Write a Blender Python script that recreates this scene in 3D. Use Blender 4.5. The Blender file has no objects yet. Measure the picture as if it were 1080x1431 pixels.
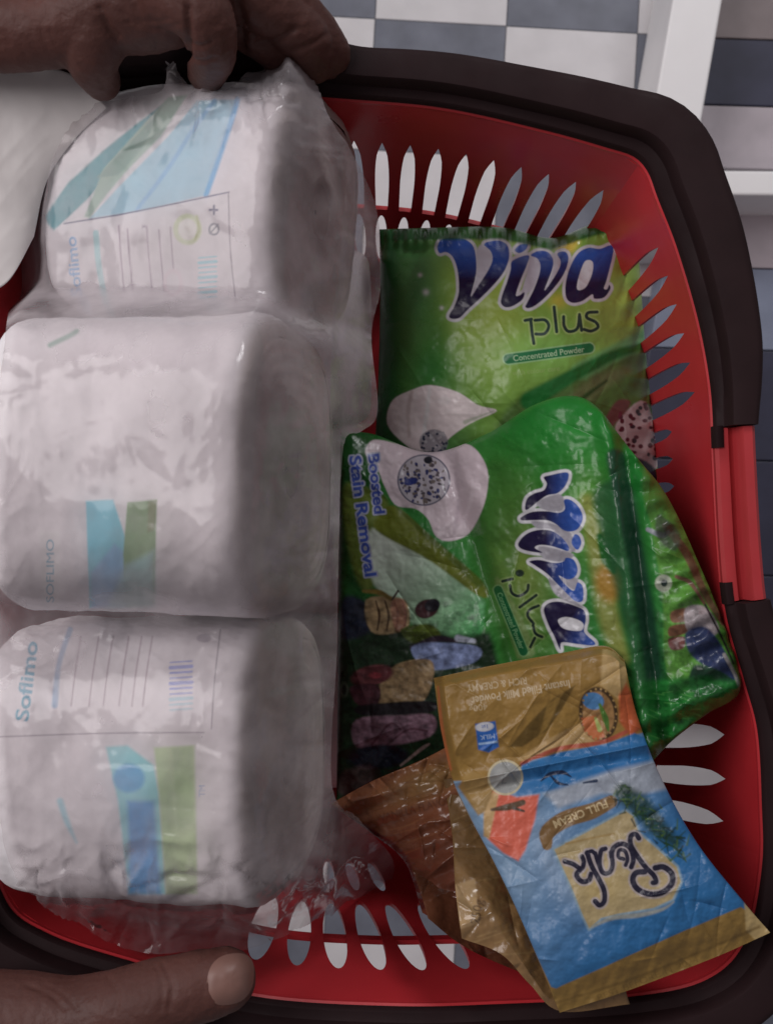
import bpy, bmesh, math
import numpy as np
from mathutils import Vector

scene = bpy.context.scene
COL = scene.collection
R = math.radians

# ------------------------------------------------------------------ camera, world, lights, exposure
CAM_Z = 0.77            # camera height above the underside of the basket
FPX = 1650.0            # focal length in pixels of a 1080 px wide picture
FLOOR_Z = -0.43
cd = bpy.data.cameras.new('camera'); cam = bpy.data.objects.new('camera', cd); COL.objects.link(cam)
cam.location = (0, 0, CAM_Z); cam.rotation_euler = (0, 0, 0)
cd.sensor_fit = 'HORIZONTAL'; cd.sensor_width = 36.0; cd.lens = 36.0 * FPX / 1080.0
cd.clip_start = 0.02; cd.clip_end = 60
cd.dof.use_dof = True; cd.dof.focus_distance = 0.575; cd.dof.aperture_fstop = 22
scene.camera = cam

w = bpy.data.worlds.new('World'); scene.world = w; w.use_nodes = True
bg = w.node_tree.nodes['Background']
bg.inputs[0].default_value = (0.95, 0.86, 0.90, 1); bg.inputs[1].default_value = 0.175

def area(name, loc, target, size, energy, color):
    l = bpy.data.lights.new(name, 'AREA'); l.energy = energy; l.size = size; l.color = color
    o = bpy.data.objects.new(name, l); COL.objects.link(o); o.location = loc
    d = Vector(target) - Vector(loc); o.rotation_euler = d.to_track_quat('-Z', 'Y').to_euler()
    return o
area('ceiling_lamp', (-1.5, 0.75, 1.9), (0, 0, 0.1), 1.5, 35, (1.0, 0.945, 0.95))
area('far_fill_light', (0.9, 2.3, 1.7), (0.2, 0.3, -0.4), 0.7, 24, (0.97, 0.96, 0.98))  # unseen fill lamp added to brighten the near wall and film glints

vs = scene.view_settings
vs.view_transform = 'Standard'; vs.look = 'None'; vs.gamma = 1.0; vs.exposure = 0.0; vs.use_curve_mapping = False
scene.cycles.transparent_max_bounces = 16

# ------------------------------------------------------------------ helpers
def at(px, py, z):
    d = (CAM_Z - z) / FPX
    return ((px - 540.0) * d, (715.5 - py) * d, z)
def at_arr(px, py, z):
    d = (CAM_Z - z) / FPX
    return np.stack([(px - 540.0) * d, (715.5 - py) * d, z], -1)
def to_px(P):
    d = (CAM_Z - P[..., 2]) / FPX
    return P[..., 0] / d + 540.0, 715.5 - P[..., 1] / d
def lin(c):
    c = np.asarray(c, float) / 255.0
    return np.where(c <= 0.04045, c / 12.92, ((c + 0.055) / 1.055) ** 2.4)
KEXP = 0.48
PRINT = [1.0]
def alb(*c):                      # colour seen under the dim shop light -> base colour of the print
    v = lin(c) / KEXP * PRINT[0]
    if PRINT[0] < 1: v = v * 0.95 + 0.05 * (v @ np.array([0.3, 0.6, 0.1]))
    return np.clip(v, 0.004, 0.86)

rng = np.random.default_rng(7)
def _hash(ix, iy, seed):
    n = (ix * 374761393 + iy * 668265263 + seed * 974711) & 0x7fffffff
    n = ((n ^ (n >> 13)) * 1274126177) & 0x7fffffff
    n = n ^ (n >> 16)
    return (n & 0xffff) / 65535.0
def vnoise(x, y, seed=0):
    ix = np.floor(x).astype(np.int64); iy = np.floor(y).astype(np.int64)
    fx = x - ix; fy = y - iy
    fx = fx * fx * fx * (fx * (fx * 6 - 15) + 10); fy = fy * fy * fy * (fy * (fy * 6 - 15) + 10)
    a = _hash(ix, iy, seed); b = _hash(ix + 1, iy, seed); c = _hash(ix, iy + 1, seed); d = _hash(ix + 1, iy + 1, seed)
    return (a + (b - a) * fx) * (1 - fy) + (c + (d - c) * fx) * fy
def fbm(x, y, seed=0, octv=4):
    s = 0; a = 0.5; t = 0
    for k in range(octv):
        s = s + a * (vnoise(x * 2 ** k + 17.3 * k, y * 2 ** k - 9.1 * k, seed + k) - 0.5); t += a; a *= 0.5
    return s / t
def ridged(x, y, seed=0, octv=3):
    s = 0; a = 0.5; t = 0
    for k in range(octv):
        s = s + a * (1 - np.abs(2 * vnoise(x * 2 ** k + 5.7 * k, y * 2 ** k + 3.3 * k, seed + k) - 1)); t += a; a *= 0.5
    return s / t
def creases(X, Y, n, seed, lmin, lmax, wd, box):
    """sharp folds in film: a sum of short tapered ridges, in pixel-sized units"""
    r = np.random.default_rng(seed); h = np.zeros_like(X)
    for k in range(n):
        cx = r.uniform(box[0], box[2]); cy = r.uniform(box[1], box[3]); a = r.uniform(0, math.pi)
        L = r.uniform(lmin, lmax); wk = wd * r.uniform(0.6, 1.5); s = r.choice([-1, 1]) * r.uniform(0.4, 1)
        dx, dy = math.cos(a), math.sin(a)
        t = (X - cx) * dx + (Y - cy) * dy; dd = -(X - cx) * dy + (Y - cy) * dx + 0.0015 * t * t * r.uniform(-1, 1)
        h += s * np.exp(-np.abs(dd) / wk) * np.clip(1 - (t / L) ** 2, 0, 1)
    return h
def smoothstep(a, b, x):
    t = np.clip((x - a) / (b - a), 0, 1); return t * t * (3 - 2 * t)

def material(name, base=(0.5, 0.5, 0.5), rough=0.5, spec=0.5, attr=None, bump=None, vary=0.0, vscale=40, sss=0.0, coat=0.0, rvary=0.0):
    m = bpy.data.materials.new(name); m.use_nodes = True
    nt = m.node_tree; b = nt.nodes['Principled BSDF']
    b.inputs['Base Color'].default_value = (*base, 1); b.inputs['Roughness'].default_value = rough
    b.inputs['Specular IOR Level'].default_value = spec
    tc = nt.nodes.new('ShaderNodeTexCoord')
    src = None
    if attr:
        an = nt.nodes.new('ShaderNodeAttribute'); an.attribute_name = attr; src = an.outputs['Color']
    if vary > 0:
        nz = nt.nodes.new('ShaderNodeTexNoise'); nz.inputs['Scale'].default_value = vscale; nz.inputs['Detail'].default_value = 5
        nt.links.new(tc.outputs['Object'], nz.inputs['Vector'])
        mr = nt.nodes.new('ShaderNodeMapRange'); mr.inputs[1].default_value = 0.25; mr.inputs[2].default_value = 0.75
        mr.inputs[3].default_value = 1 - vary; mr.inputs[4].default_value = 1 + vary
        nt.links.new(nz.outputs['Fac'], mr.inputs[0])
        mx = nt.nodes.new('ShaderNodeMix'); mx.data_type = 'RGBA'; mx.blend_type = 'MULTIPLY'; mx.inputs[0].default_value = 1
        if src: nt.links.new(src, mx.inputs[6])
        else: mx.inputs[6].default_value = (*base, 1)
        nt.links.new(mr.outputs[0], mx.inputs[7]); src = mx.outputs[2]
    if src: nt.links.new(src, b.inputs['Base Color'])
    if rvary > 0:
        n2 = nt.nodes.new('ShaderNodeTexNoise'); n2.inputs['Scale'].default_value = vscale * 1.7; n2.inputs['Detail'].default_value = 4
        nt.links.new(tc.outputs['Object'], n2.inputs['Vector'])
        m2 = nt.nodes.new('ShaderNodeMapRange'); m2.inputs[1].default_value = 0.3; m2.inputs[2].default_value = 0.7
        m2.inputs[3].default_value = max(0.05, rough - rvary); m2.inputs[4].default_value = min(1, rough + rvary)
        nt.links.new(n2.outputs['Fac'], m2.inputs[0]); nt.links.new(m2.outputs[0], b.inputs['Roughness'])
    if bump:
        sc, st, dist = bump
        n3 = nt.nodes.new('ShaderNodeTexNoise'); n3.inputs['Scale'].default_value = sc; n3.inputs['Detail'].default_value = 4
        nt.links.new(tc.outputs['Object'], n3.inputs['Vector'])
        bp = nt.nodes.new('ShaderNodeBump'); bp.inputs['Strength'].default_value = st; bp.inputs['Distance'].default_value = dist
        nt.links.new(n3.outputs['Fac'], bp.inputs['Height']); nt.links.new(bp.outputs[0], b.inputs['Normal'])
    if sss > 0:
        b.inputs['Subsurface Weight'].default_value = sss; b.inputs['Subsurface Radius'].default_value = (0.004, 0.0015, 0.0008)
        b.inputs['Subsurface Scale'].default_value = 1.0
    if coat > 0:
        b.inputs['Coat Weight'].default_value = coat; b.inputs['Coat Roughness'].default_value = 0.15
    return m

def mesh_from(name, verts, faces, mat, parent=None, smooth=True, colors=None):
    me = bpy.data.meshes.new(name)
    verts = np.asarray(verts, np.float32)
    if isinstance(faces, np.ndarray):
        n, k = faces.shape
        me.vertices.add(len(verts)); me.vertices.foreach_set('co', verts.ravel())
        me.loops.add(n * k); me.loops.foreach_set('vertex_index', faces.astype(np.int32).ravel())
        me.polygons.add(n); me.polygons.foreach_set('loop_start', np.arange(0, n * k, k, dtype=np.int32))
        me.update(calc_edges=True)
    else:
        me.from_pydata(verts.tolist(), [], faces); me.update()
    me.polygons.foreach_set('use_smooth', np.full(len(me.polygons), smooth))
    if colors is not None:
        ca = me.color_attributes.new('print', 'FLOAT_COLOR', 'POINT')
        c4 = np.ones((len(verts), 4), np.float32); c4[:, :3] = colors
        ca.data.foreach_set('color', c4.ravel())
    me.validate()
    if mat: me.materials.append(mat)
    o = bpy.data.objects.new(name, me); COL.objects.link(o)
    if parent: o.parent = parent
    return o
def grid_faces(nu, nv, wrap_u=False, flip=False):
    iu = np.arange(nu if wrap_u else nu - 1); iv = np.arange(nv - 1)
    A, B = np.meshgrid(iu, iv, indexing='ij'); A2 = (A + 1) % nu
    q = np.stack([A * nv + B, A2 * nv + B, A2 * nv + B + 1, A * nv + B + 1], -1).reshape(-1, 4)
    return q[:, ::-1].copy() if flip else q
def tag(o, label, cat, group=None, kind=None):
    if label: o['label'] = label
    if cat: o['category'] = cat
    if group: o['group'] = group
    if kind: o['kind'] = kind
    return o
def empty(name, loc=(0, 0, 0)):
    o = bpy.data.objects.new(name, None); COL.objects.link(o); o.location = loc; o.empty_display_size = 0.05
    return o
def at_root(root, o):             # parts are modelled in world space; hang them under a root at the thing's base
    o.parent = root; o.matrix_parent_inverse = root.matrix_world.inverted() if root.location.length == 0 else \
        __import__('mathutils').Matrix.Translation(-root.location)
    return o
def spline(pts, n, closed=False):
    p = np.asarray(pts, float); m = len(p)
    if closed: q = np.vstack([p[-1], p, p[0], p[1]]); segs = m
    else: q = np.vstack([2 * p[0] - p[1], p, 2 * p[-1] - p[-2]]); segs = m - 1
    out = []
    for i in range(segs):
        p0, p1, p2, p3 = q[i], q[i + 1], q[i + 2], q[i + 3]
        for t in np.linspace(0, 1, 14, endpoint=False):
            out.append(0.5 * ((2 * p1) + (-p0 + p2) * t + (2 * p0 - 5 * p1 + 4 * p2 - p3) * t * t + (-p0 + 3 * p1 - 3 * p2 + p3) * t ** 3))
    if not closed: out.append(p[-1])
    out = np.array(out)
    if n is None: return out
    if closed: out = np.vstack([out, out[0]])
    L = np.concatenate([[0], np.cumsum(np.linalg.norm(np.diff(out, axis=0), axis=1))])
    s = np.linspace(0, L[-1], n, endpoint=not closed)
    return np.stack([np.interp(s, L, out[:, k]) for k in range(out.shape[1])], -1)

# ------------------------------------------------------------------ print painter (colours of the print, stored on dense meshes)
_text_cache = {}
def text_geo(s, bold=0.0):
    k = (s, bold)
    if k in _text_cache: return _text_cache[k]
    cu = bpy.data.curves.new('lettering_source', 'FONT'); cu.body = s; cu.align_x = 'CENTER'; cu.align_y = 'CENTER'
    cu.resolution_u = 3; cu.offset = bold
    o = bpy.data.objects.new('lettering_source', cu); COL.objects.link(o)
    dg = bpy.context.evaluated_depsgraph_get(); ev = o.evaluated_get(dg); me = ev.to_mesh()
    V = np.array([v.co[:2] for v in me.vertices]); me.calc_loop_triangles()
    T = np.array([t.vertices[:] for t in me.loop_triangles])
    cnt = {}
    for p in me.polygons:
        for e in p.edge_keys: cnt[e] = cnt.get(e, 0) + 1
    E = np.array([e for e, c in cnt.items() if c == 1])
    ev.to_mesh_clear(); bpy.data.objects.remove(o); bpy.data.curves.remove(cu)
    _text_cache[k] = (V, T, E)
    return _text_cache[k]

class Paint:
    def __init__(s, X, Y, base):
        s.shape = X.shape; s.X = X.ravel(); s.Y = Y.ravel(); s.C = np.tile(np.asarray(base, float), (s.X.size, 1))
    def mix(s, m, c):
        m = np.clip(m, 0, 1)
        if np.ndim(m) and m.shape: s.C = s.C * (1 - m[:, None]) + np.asarray(c) * m[:, None]
        else: s.C = s.C * (1 - m) + np.asarray(c) * m
    def sel(s, x0, y0, x1, y1, pad):
        return np.nonzero((s.X > x0 - pad) & (s.X < x1 + pad) & (s.Y > y0 - pad) & (s.Y < y1 + pad))[0]
    def put(s, idx, m, c):
        m = np.clip(m, 0, 1)[:, None]
        c = np.asarray(c)
        s.C[idx] = s.C[idx] * (1 - m) + c * m
    def ell(s, cx, cy, rx, ry, c, rot=0, soft=2.0, a=1.0):
        r = max(rx, ry) + soft; i = s.sel(cx - r, cy - r, cx + r, cy + r, 2)
        co, si = math.cos(R(rot)), math.sin(R(rot)); x = s.X[i] - cx; y = s.Y[i] - cy
        u = (x * co + y * si) / rx; v = (-x * si + y * co) / ry
        d = (np.sqrt(u * u + v * v) - 1) * min(rx, ry)
        s.put(i, a * smoothstep(soft / 2, -soft / 2, d), c)
    def glow(s, cx, cy, rx, ry, c, a=1.0, rot=0):
        co, si = math.cos(R(rot)), math.sin(R(rot)); x = s.X - cx; y = s.Y - cy
        u = (x * co + y * si) / rx; v = (-x * si + y * co) / ry
        s.mix(a * np.exp(-(u * u + v * v)), c)
    def sdf(s, i, rings):
        x = s.X[i]; y = s.Y[i]; d = np.full(x.shape, 1e9); ins = np.zeros(x.shape, bool)
        for P in rings:
            P = np.asarray(P, float); Q = np.roll(P, -1, axis=0)
            for (ax, ay), (bx, by) in zip(P, Q):
                ex, ey = bx - ax, by - ay; l2 = ex * ex + ey * ey + 1e-9
                t = np.clip(((x - ax) * ex + (y - ay) * ey) / l2, 0, 1)
                d = np.minimum(d, (x - ax - t * ex) ** 2 + (y - ay - t * ey) ** 2)
                if ay != by:
                    ins ^= ((ay > y) != (by > y)) & (x < (bx - ax) * (y - ay) / (by - ay) + ax)
        d = np.sqrt(d); return np.where(ins, -d, d)
    def poly(s, pts, c, soft=1.6, a=1.0, grow=0.0, holes=(), curve=False, grad=None):
        rings = [pts] + list(holes)
        if curve or getattr(s, 'curvy', False): rings = [spline(p, None, True)[::3] for p in rings]
        A = np.vstack([np.asarray(p, float) for p in rings])
        pad = soft + grow + 2; i = s.sel(A[:, 0].min(), A[:, 1].min(), A[:, 0].max(), A[:, 1].max(), pad)
        if not len(i): return
        d = s.sdf(i, rings) - grow
        if grad:
            (gx0, gy0, c0), (gx1, gy1, c1) = grad
            ex, ey = gx1 - gx0, gy1 - gy0
            t = np.clip(((s.X[i] - gx0) * ex + (s.Y[i] - gy0) * ey) / (ex * ex + ey * ey), 0, 1)[:, None]
            c = np.asarray(c0) * (1 - t) + np.asarray(c1) * t
        s.put(i, a * smoothstep(soft / 2, -soft / 2, d), c)
    def stroke(s, pts, wd, c, soft=1.4, a=1.0, curve=True):
        P = spline(pts, None)[::3] if curve and len(pts) > 2 else np.asarray(pts, float)
        if np.ndim(wd) == 0: W = np.full(len(P), wd / 2.0)
        else: W = np.interp(np.linspace(0, 1, len(P)), np.linspace(0, 1, len(wd)), np.asarray(wd) / 2.0)
        pad = W.max() + soft + 1; i = s.sel(P[:, 0].min(), P[:, 1].min(), P[:, 0].max(), P[:, 1].max(), pad)
        if not len(i): return
        x = s.X[i]; y = s.Y[i]; d = np.full(x.shape, 1e9)
        for k in range(len(P) - 1):
            ax, ay = P[k]; bx, by = P[k + 1]; ex, ey = bx - ax, by - ay; l2 = ex * ex + ey * ey + 1e-9
            t = np.clip(((x - ax) * ex + (y - ay) * ey) / l2, 0, 1)
            d = np.minimum(d, np.hypot(x - ax - t * ex, y - ay - t * ey) - (W[k] * (1 - t) + W[k + 1] * t))
        s.put(i, a * smoothstep(soft / 2, -soft / 2, d), c)
    def text(s, st, cx, cy, h, rot, c, width=None, bold=0.0, soft=1.2, outline=None, a=1.0, shear=0.0):
        V, T, E = text_geo(st, bold)
        V = V.copy(); V[:, 0] += shear * V[:, 1]
        sc = h / 0.72; sx = sc if width is None else width / max(1e-6, np.ptp(V[:, 0]))
        V = V - (V.max(0) + V.min(0)) / 2
        x = V[:, 0] * sx; y = V[:, 1] * sc; co, si = math.cos(R(rot)), math.sin(R(rot))
        Q = np.stack([cx + x * co - y * si, cy - (x * si + y * co)], -1)    # picture y points down
        ow = outline[1] if outline else 0
        i = s.sel(Q[:, 0].min(), Q[:, 1].min(), Q[:, 0].max(), Q[:, 1].max(), ow + soft + 2)
        if not len(i): return
        X = s.X[i]; Y = s.Y[i]; ins = np.zeros(X.shape, bool); d = np.full(X.shape, 1e9)
        for t in T:
            (ax, ay), (bx, by), (gx, gy) = Q[t]
            mx0, mx1, my0, my1 = min(ax, bx, gx), max(ax, bx, gx), min(ay, by, gy), max(ay, by, gy)
            j = np.nonzero((X >= mx0) & (X <= mx1) & (Y >= my0) & (Y <= my1))[0]
            if not len(j): continue
            xx = X[j]; yy = Y[j]
            s1 = (bx - ax) * (yy - ay) - (by - ay) * (xx - ax); s2 = (gx - bx) * (yy - by) - (gy - by) * (xx - bx); s3 = (ax - gx) * (yy - gy) - (ay - gy) * (xx - gx)
            ins[j] |= ((s1 >= 0) & (s2 >= 0) & (s3 >= 0)) | ((s1 <= 0) & (s2 <= 0) & (s3 <= 0))
        r = ow + soft + 1
        for e in E:
            (ax, ay), (bx, by) = Q[e]
            j = np.nonzero((X > min(ax, bx) - r) & (X < max(ax, bx) + r) & (Y > min(ay, by) - r) & (Y < max(ay, by) + r))[0]
            if not len(j): continue
            ex, ey = bx - ax, by - ay; l2 = ex * ex + ey * ey + 1e-9
            t = np.clip(((X[j] - ax) * ex + (Y[j] - ay) * ey) / l2, 0, 1)
            d[j] = np.minimum(d[j], np.hypot(X[j] - ax - t * ex, Y[j] - ay - t * ey))
        d = np.where(ins, -d, d)
        if outline: s.put(i, a * smoothstep(soft / 2, -soft / 2, d - ow), outline[0])
        s.put(i, a * smoothstep(soft / 2, -soft / 2, d), c)
    def mottle(s, scale, amt, seed):
        n = fbm(s.X / scale, s.Y / scale, seed, 4)
        s.C = np.clip(s.C * (1 + amt * n * 2)[:, None], 0.003, 0.88)

# ------------------------------------------------------------------ materials
M = {}
M['tile_light'] = material('tile_light', tuple(alb(150, 149, 150)), 0.42, 0.4, vary=0.10, vscale=22, bump=(60, 0.15, 0.001), rvary=0.12)
M['tile_grey'] = material('tile_grey', tuple(alb(76, 79, 87)), 0.40, 0.4, vary=0.22, vscale=26, bump=(60, 0.15, 0.001), rvary=0.12)
M['grout'] = material('grout', tuple(alb(120, 118, 118)), 0.9, 0.2, vary=0.2, vscale=60)
M['white_board'] = material('white_painted_board', tuple(alb(196, 196, 200)), 0.45, 0.4, vary=0.04, vscale=14, bump=(90, 0.1, 0.001))
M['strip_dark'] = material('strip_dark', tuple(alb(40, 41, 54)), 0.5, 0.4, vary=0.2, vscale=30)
M['strip_taupe'] = material('strip_taupe', tuple(alb(98, 90, 90)), 0.5, 0.4, vary=0.15, vscale=30)
M['strip_mauve'] = material('strip_mauve', tuple(alb(130, 124, 128)), 0.5, 0.4, vary=0.12, vscale=30)
M['strip_blue'] = material('strip_blue', tuple(alb(92, 98, 112)), 0.5, 0.4, vary=0.15, vscale=30)
M['red'] = material('red_plastic', (0.50, 0.028, 0.036), 0.36, 0.45, vary=0.18, vscale=16, bump=(420, 0.06, 0.0006), rvary=0.10)
M['red_hinge'] = material('red_hinge_plastic', (0.43, 0.036, 0.042), 0.42, 0.45, vary=0.08, vscale=40, rvary=0.08)
M['handle'] = material('dark_brown_plastic', (0.0205, 0.0098, 0.0108), 0.68, 0.16, vary=0.18, vscale=40, bump=(500, 0.08, 0.0005), rvary=0.10)
M['pouch'] = material('printed_pouch_film', attr='print', rough=0.33, spec=0.42, bump=(120, 0.05, 0.0010), rvary=0.10, vscale=60)
M['sachet'] = material('printed_sachet_foil', attr='print', rough=0.40, spec=0.35, bump=(160, 0.06, 0.0010), rvary=0.10, vscale=70)
M['shiny'] = material('shiny_sachet_film', attr='print', rough=0.22, spec=0.6, bump=(180, 0.2, 0.0012), rvary=0.08, vscale=60)
M['paper'] = material('printed_wrap_paper', attr='print', rough=0.62, spec=0.3, bump=(240, 0.15, 0.001), vary=0.03, vscale=60)
M['tissue'] = material('shaded_tissue_paper', (0.46, 0.41, 0.39), 0.9, 0.1, vary=0.08, vscale=70, bump=(300, 0.4, 0.001))  # taupe base has the shade of the unlit roll ends mixed in
M['core'] = material('brown_cardboard', (0.30, 0.26, 0.245), 0.9, 0.1, vary=0.15, vscale=80)
M['skin'] = material('dark_skin', (0.090, 0.036, 0.029), 0.56, 0.28, vary=0.22, vscale=28, bump=(330, 0.35, 0.0014), sss=0.12, rvary=0.10)
M['nail'] = material('thumb_nail', (0.20, 0.105, 0.085), 0.45, 0.45, vary=0.08, vscale=90)
M['sheet'] = material('white_plastic_sheet', (0.66, 0.63, 0.62), 0.5, 0.35, vary=0.04, vscale=30, bump=(90, 0.15, 0.001))
# thin clear plastic film
def film_mat():
    m = bpy.data.materials.new('clear_plastic_film'); m.use_nodes = True; nt = m.node_tree; nt.nodes.clear()
    out = nt.nodes.new('ShaderNodeOutputMaterial')
    tr = nt.nodes.new('ShaderNodeBsdfTransparent'); tr.inputs[0].default_value = (0.94, 0.92, 0.92, 1)
    df = nt.nodes.new('ShaderNodeBsdfDiffuse'); df.inputs[0].default_value = (0.70, 0.64, 0.665, 1)
    tl = nt.nodes.new('ShaderNodeBsdfTranslucent'); tl.inputs[0].default_value = (0.70, 0.64, 0.665, 1)
    gl = nt.nodes.new('ShaderNodeBsdfGlossy'); gl.inputs['Roughness'].default_value = 0.12
    a = nt.nodes.new('ShaderNodeMixShader'); a.inputs[0].default_value = 0.18
    b = nt.nodes.new('ShaderNodeMixShader')
    c = nt.nodes.new('ShaderNodeMixShader')
    fr = nt.nodes.new('ShaderNodeFresnel'); fr.inputs[0].default_value = 1.38
    tc = nt.nodes.new('ShaderNodeTexCoord'); nz = nt.nodes.new('ShaderNodeTexNoise'); nz.inputs['Scale'].default_value = 38; nz.inputs['Detail'].default_value = 5
    nt.links.new(tc.outputs['Object'], nz.inputs['Vector'])
    mr = nt.nodes.new('ShaderNodeMapRange'); mr.inputs[1].default_value = 0.3; mr.inputs[2].default_value = 0.7; mr.inputs[3].default_value = 0.91; mr.inputs[4].default_value = 0.72
    nt.links.new(nz.outputs['Fac'], mr.inputs[0])
    # the milky film lets less through the longer the slanting path in it: opacity = 1 - t ** (1 / cos)
    lw = nt.nodes.new('ShaderNodeLayerWeight'); lw.inputs[0].default_value = 0.5
    cs = nt.nodes.new('ShaderNodeMath'); cs.operation = 'SUBTRACT'; cs.inputs[0].default_value = 1.0; nt.links.new(lw.outputs['Facing'], cs.inputs[1])
    cm = nt.nodes.new('ShaderNodeMath'); cm.operation = 'MAXIMUM'; cm.inputs[1].default_value = 0.12; nt.links.new(cs.outputs[0], cm.inputs[0])
    iv = nt.nodes.new('ShaderNodeMath'); iv.operation = 'DIVIDE'; iv.inputs[0].default_value = 1.0; nt.links.new(cm.outputs[0], iv.inputs[1])
    pw = nt.nodes.new('ShaderNodeMath'); pw.operation = 'POWER'; nt.links.new(mr.outputs[0], pw.inputs[0])
    la = nt.nodes.new('ShaderNodeAttribute'); la.attribute_name = 'print'      # how many layers of film lie together
    lm = nt.nodes.new('ShaderNodeMath'); lm.operation = 'MULTIPLY'; nt.links.new(iv.outputs[0], lm.inputs[0]); nt.links.new(la.outputs['Fac'], lm.inputs[1]); nt.links.new(lm.outputs[0], pw.inputs[1])
    op = nt.nodes.new('ShaderNodeMath'); op.operation = 'SUBTRACT'; op.inputs[0].default_value = 1.0; nt.links.new(pw.outputs[0], op.inputs[1])
    n2 = nt.nodes.new('ShaderNodeTexNoise'); n2.inputs['Scale'].default_value = 110; n2.inputs['Detail'].default_value = 4
    nt.links.new(tc.outputs['Object'], n2.inputs['Vector'])
    bp = nt.nodes.new('ShaderNodeBump'); bp.inputs['Strength'].default_value = 0.15; bp.inputs['Distance'].default_value = 0.0015
    nt.links.new(n2.outputs['Fac'], bp.inputs['Height'])
    for s in (df, gl, fr): nt.links.new(bp.outputs[0], s.inputs['Normal'])
    nt.links.new(df.outputs[0], a.inputs[1]); nt.links.new(tl.outputs[0], a.inputs[2])
    nt.links.new(op.outputs[0], b.inputs[0]); nt.links.new(tr.outputs[0], b.inputs[1]); nt.links.new(a.outputs[0], b.inputs[2])
    nt.links.new(fr.outputs[0], c.inputs[0]); nt.links.new(b.outputs[0], c.inputs[1]); nt.links.new(gl.outputs[0], c.inputs[2])
    nt.links.new(c.outputs[0], out.inputs[0])
    return m
M['film'] = film_mat()

# ------------------------------------------------------------------ floor of checkered tiles
TS = 183 * (CAM_Z - FLOOR_Z) / FPX
ROT = R(-3.2)
ox, oy, _ = at(707, 38, FLOOR_Z)                       # a tile corner
floor = mesh_from('floor', [(-3, -3, FLOOR_Z - 0.002), (3, -3, FLOOR_Z - 0.002), (3, 3, FLOOR_Z - 0.002), (-3, 3, FLOOR_Z - 0.002)],
                  [[0, 1, 2, 3]], M['grout'], smooth=False)
floor['kind'] = 'structure'
def tile_mesh(name, mat):
    g = 0.0003; b = 0.0005; h = 0.004; s = TS
    v = []
    for (i, z) in ((g, -h), (g, -b), (g + b, 0)):
        v += [(i, i, z), (s - i, i, z), (s - i, s - i, z), (i, s - i, z)]
    f = [[8, 9, 10, 11]]
    for k in (0, 4):
        for j in range(4): f.append([k + j, k + (j + 1) % 4, k + 4 + (j + 1) % 4, k + 4 + j])
    o = mesh_from(name, v, f, mat, smooth=False); return o
protos = [tile_mesh('tile', M['tile_light']), tile_mesh('tile', M['tile_grey'])]
first = [True, True]
for i in range(-10, 7):
    for j in range(-11, 5):
        k = (i + j) % 2
        # tile right of the corner and below it is light; above-right is grey
        k = 0 if (i + j) % 2 else 1
        o = protos[k] if first[k] else protos[k].copy()
        if not first[k]: COL.objects.link(o)
        first[k] = False
        lx, ly = i * TS, j * TS
        o.location = (ox + lx * math.cos(ROT) - ly * math.sin(ROT), oy + lx * math.sin(ROT) + ly * math.cos(ROT), FLOOR_Z + 0.004)
        o.rotation_euler = (0, 0, ROT); o.parent = floor

# ------------------------------------------------------------------ low white stand on the floor
stand = empty('display_stand', at(1010, 200, FLOOR_Z + 0.004))
FZ = FLOOR_Z + 0.0045; TOPZ = FLOOR_Z + 0.125
def prism(name, base, top, mat, parent, bev=0.002):
    bm = bmesh.new(); n = len(base)
    a = [bm.verts.new(p) for p in base]; b = [bm.verts.new(p) for p in top]
    bm.faces.new(a[::-1]); bm.faces.new(b)
    for k in range(n): bm.faces.new([a[k], a[(k + 1) % n], b[(k + 1) % n], b[k]])
    bmesh.ops.recalc_face_normals(bm, faces=bm.faces)
    if bev: bmesh.ops.bevel(bm, geom=list(bm.edges), offset=bev, segments=2, affect='EDGES', profile=0.5)
    me = bpy.data.meshes.new(name); bm.to_mesh(me); bm.free(); me.materials.append(mat)
    o = bpy.data.objects.new(name, me); COL.objects.link(o); at_root(parent, o); return o
def ext(pts2, z0, z1): return [(x, y, z0) for x, y in pts2], [(x, y, z1) for x, y in pts2]
pa = [at(940, 0, TOPZ), at(1009, 0, TOPZ), at(961, 150, TOPZ), at(914, 150, TOPZ)]
dx = pa[3][0] - pa[0][0]; dy = pa[3][1] - pa[0][1]
wv = pa[1][0] - pa[0][0]
r0 = (pa[0][0] - dx * 1.2, pa[0][1] - dy * 1.2); r1 = (pa[0][0] + dx * 2.2, pa[0][1] + dy * 2.2)
prism('side_rail', *ext([r0, (r0[0] + wv, r0[1]), (r1[0] + wv, r1[1]), r1], FZ, TOPZ), M['white_board'], stand)
c0 = at(975, 236, TOPZ); c1 = at(975, 270, TOPZ)
prism('cross_rail', *ext([(r1[0] + wv + 0.001, c1[1]), (0.75, c1[1] - 0.004), (0.75, c0[1] - 0.004), (r1[0] + wv + 0.02, c0[1])], FZ, TOPZ - 0.003), M['white_board'], stand)
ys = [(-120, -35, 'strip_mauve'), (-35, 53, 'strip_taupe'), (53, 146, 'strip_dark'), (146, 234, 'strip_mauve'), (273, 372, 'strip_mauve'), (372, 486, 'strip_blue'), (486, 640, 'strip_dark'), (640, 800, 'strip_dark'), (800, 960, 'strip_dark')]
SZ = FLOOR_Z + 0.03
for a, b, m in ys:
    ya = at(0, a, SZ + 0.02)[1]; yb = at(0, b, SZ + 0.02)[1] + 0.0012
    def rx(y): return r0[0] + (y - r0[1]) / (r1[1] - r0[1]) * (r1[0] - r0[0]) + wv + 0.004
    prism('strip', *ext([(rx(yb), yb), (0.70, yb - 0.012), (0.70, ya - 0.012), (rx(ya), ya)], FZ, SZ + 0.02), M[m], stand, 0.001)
tag(stand, 'low white stand with dark and grey strips standing on the checkered floor beside the basket', 'stand')

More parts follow.
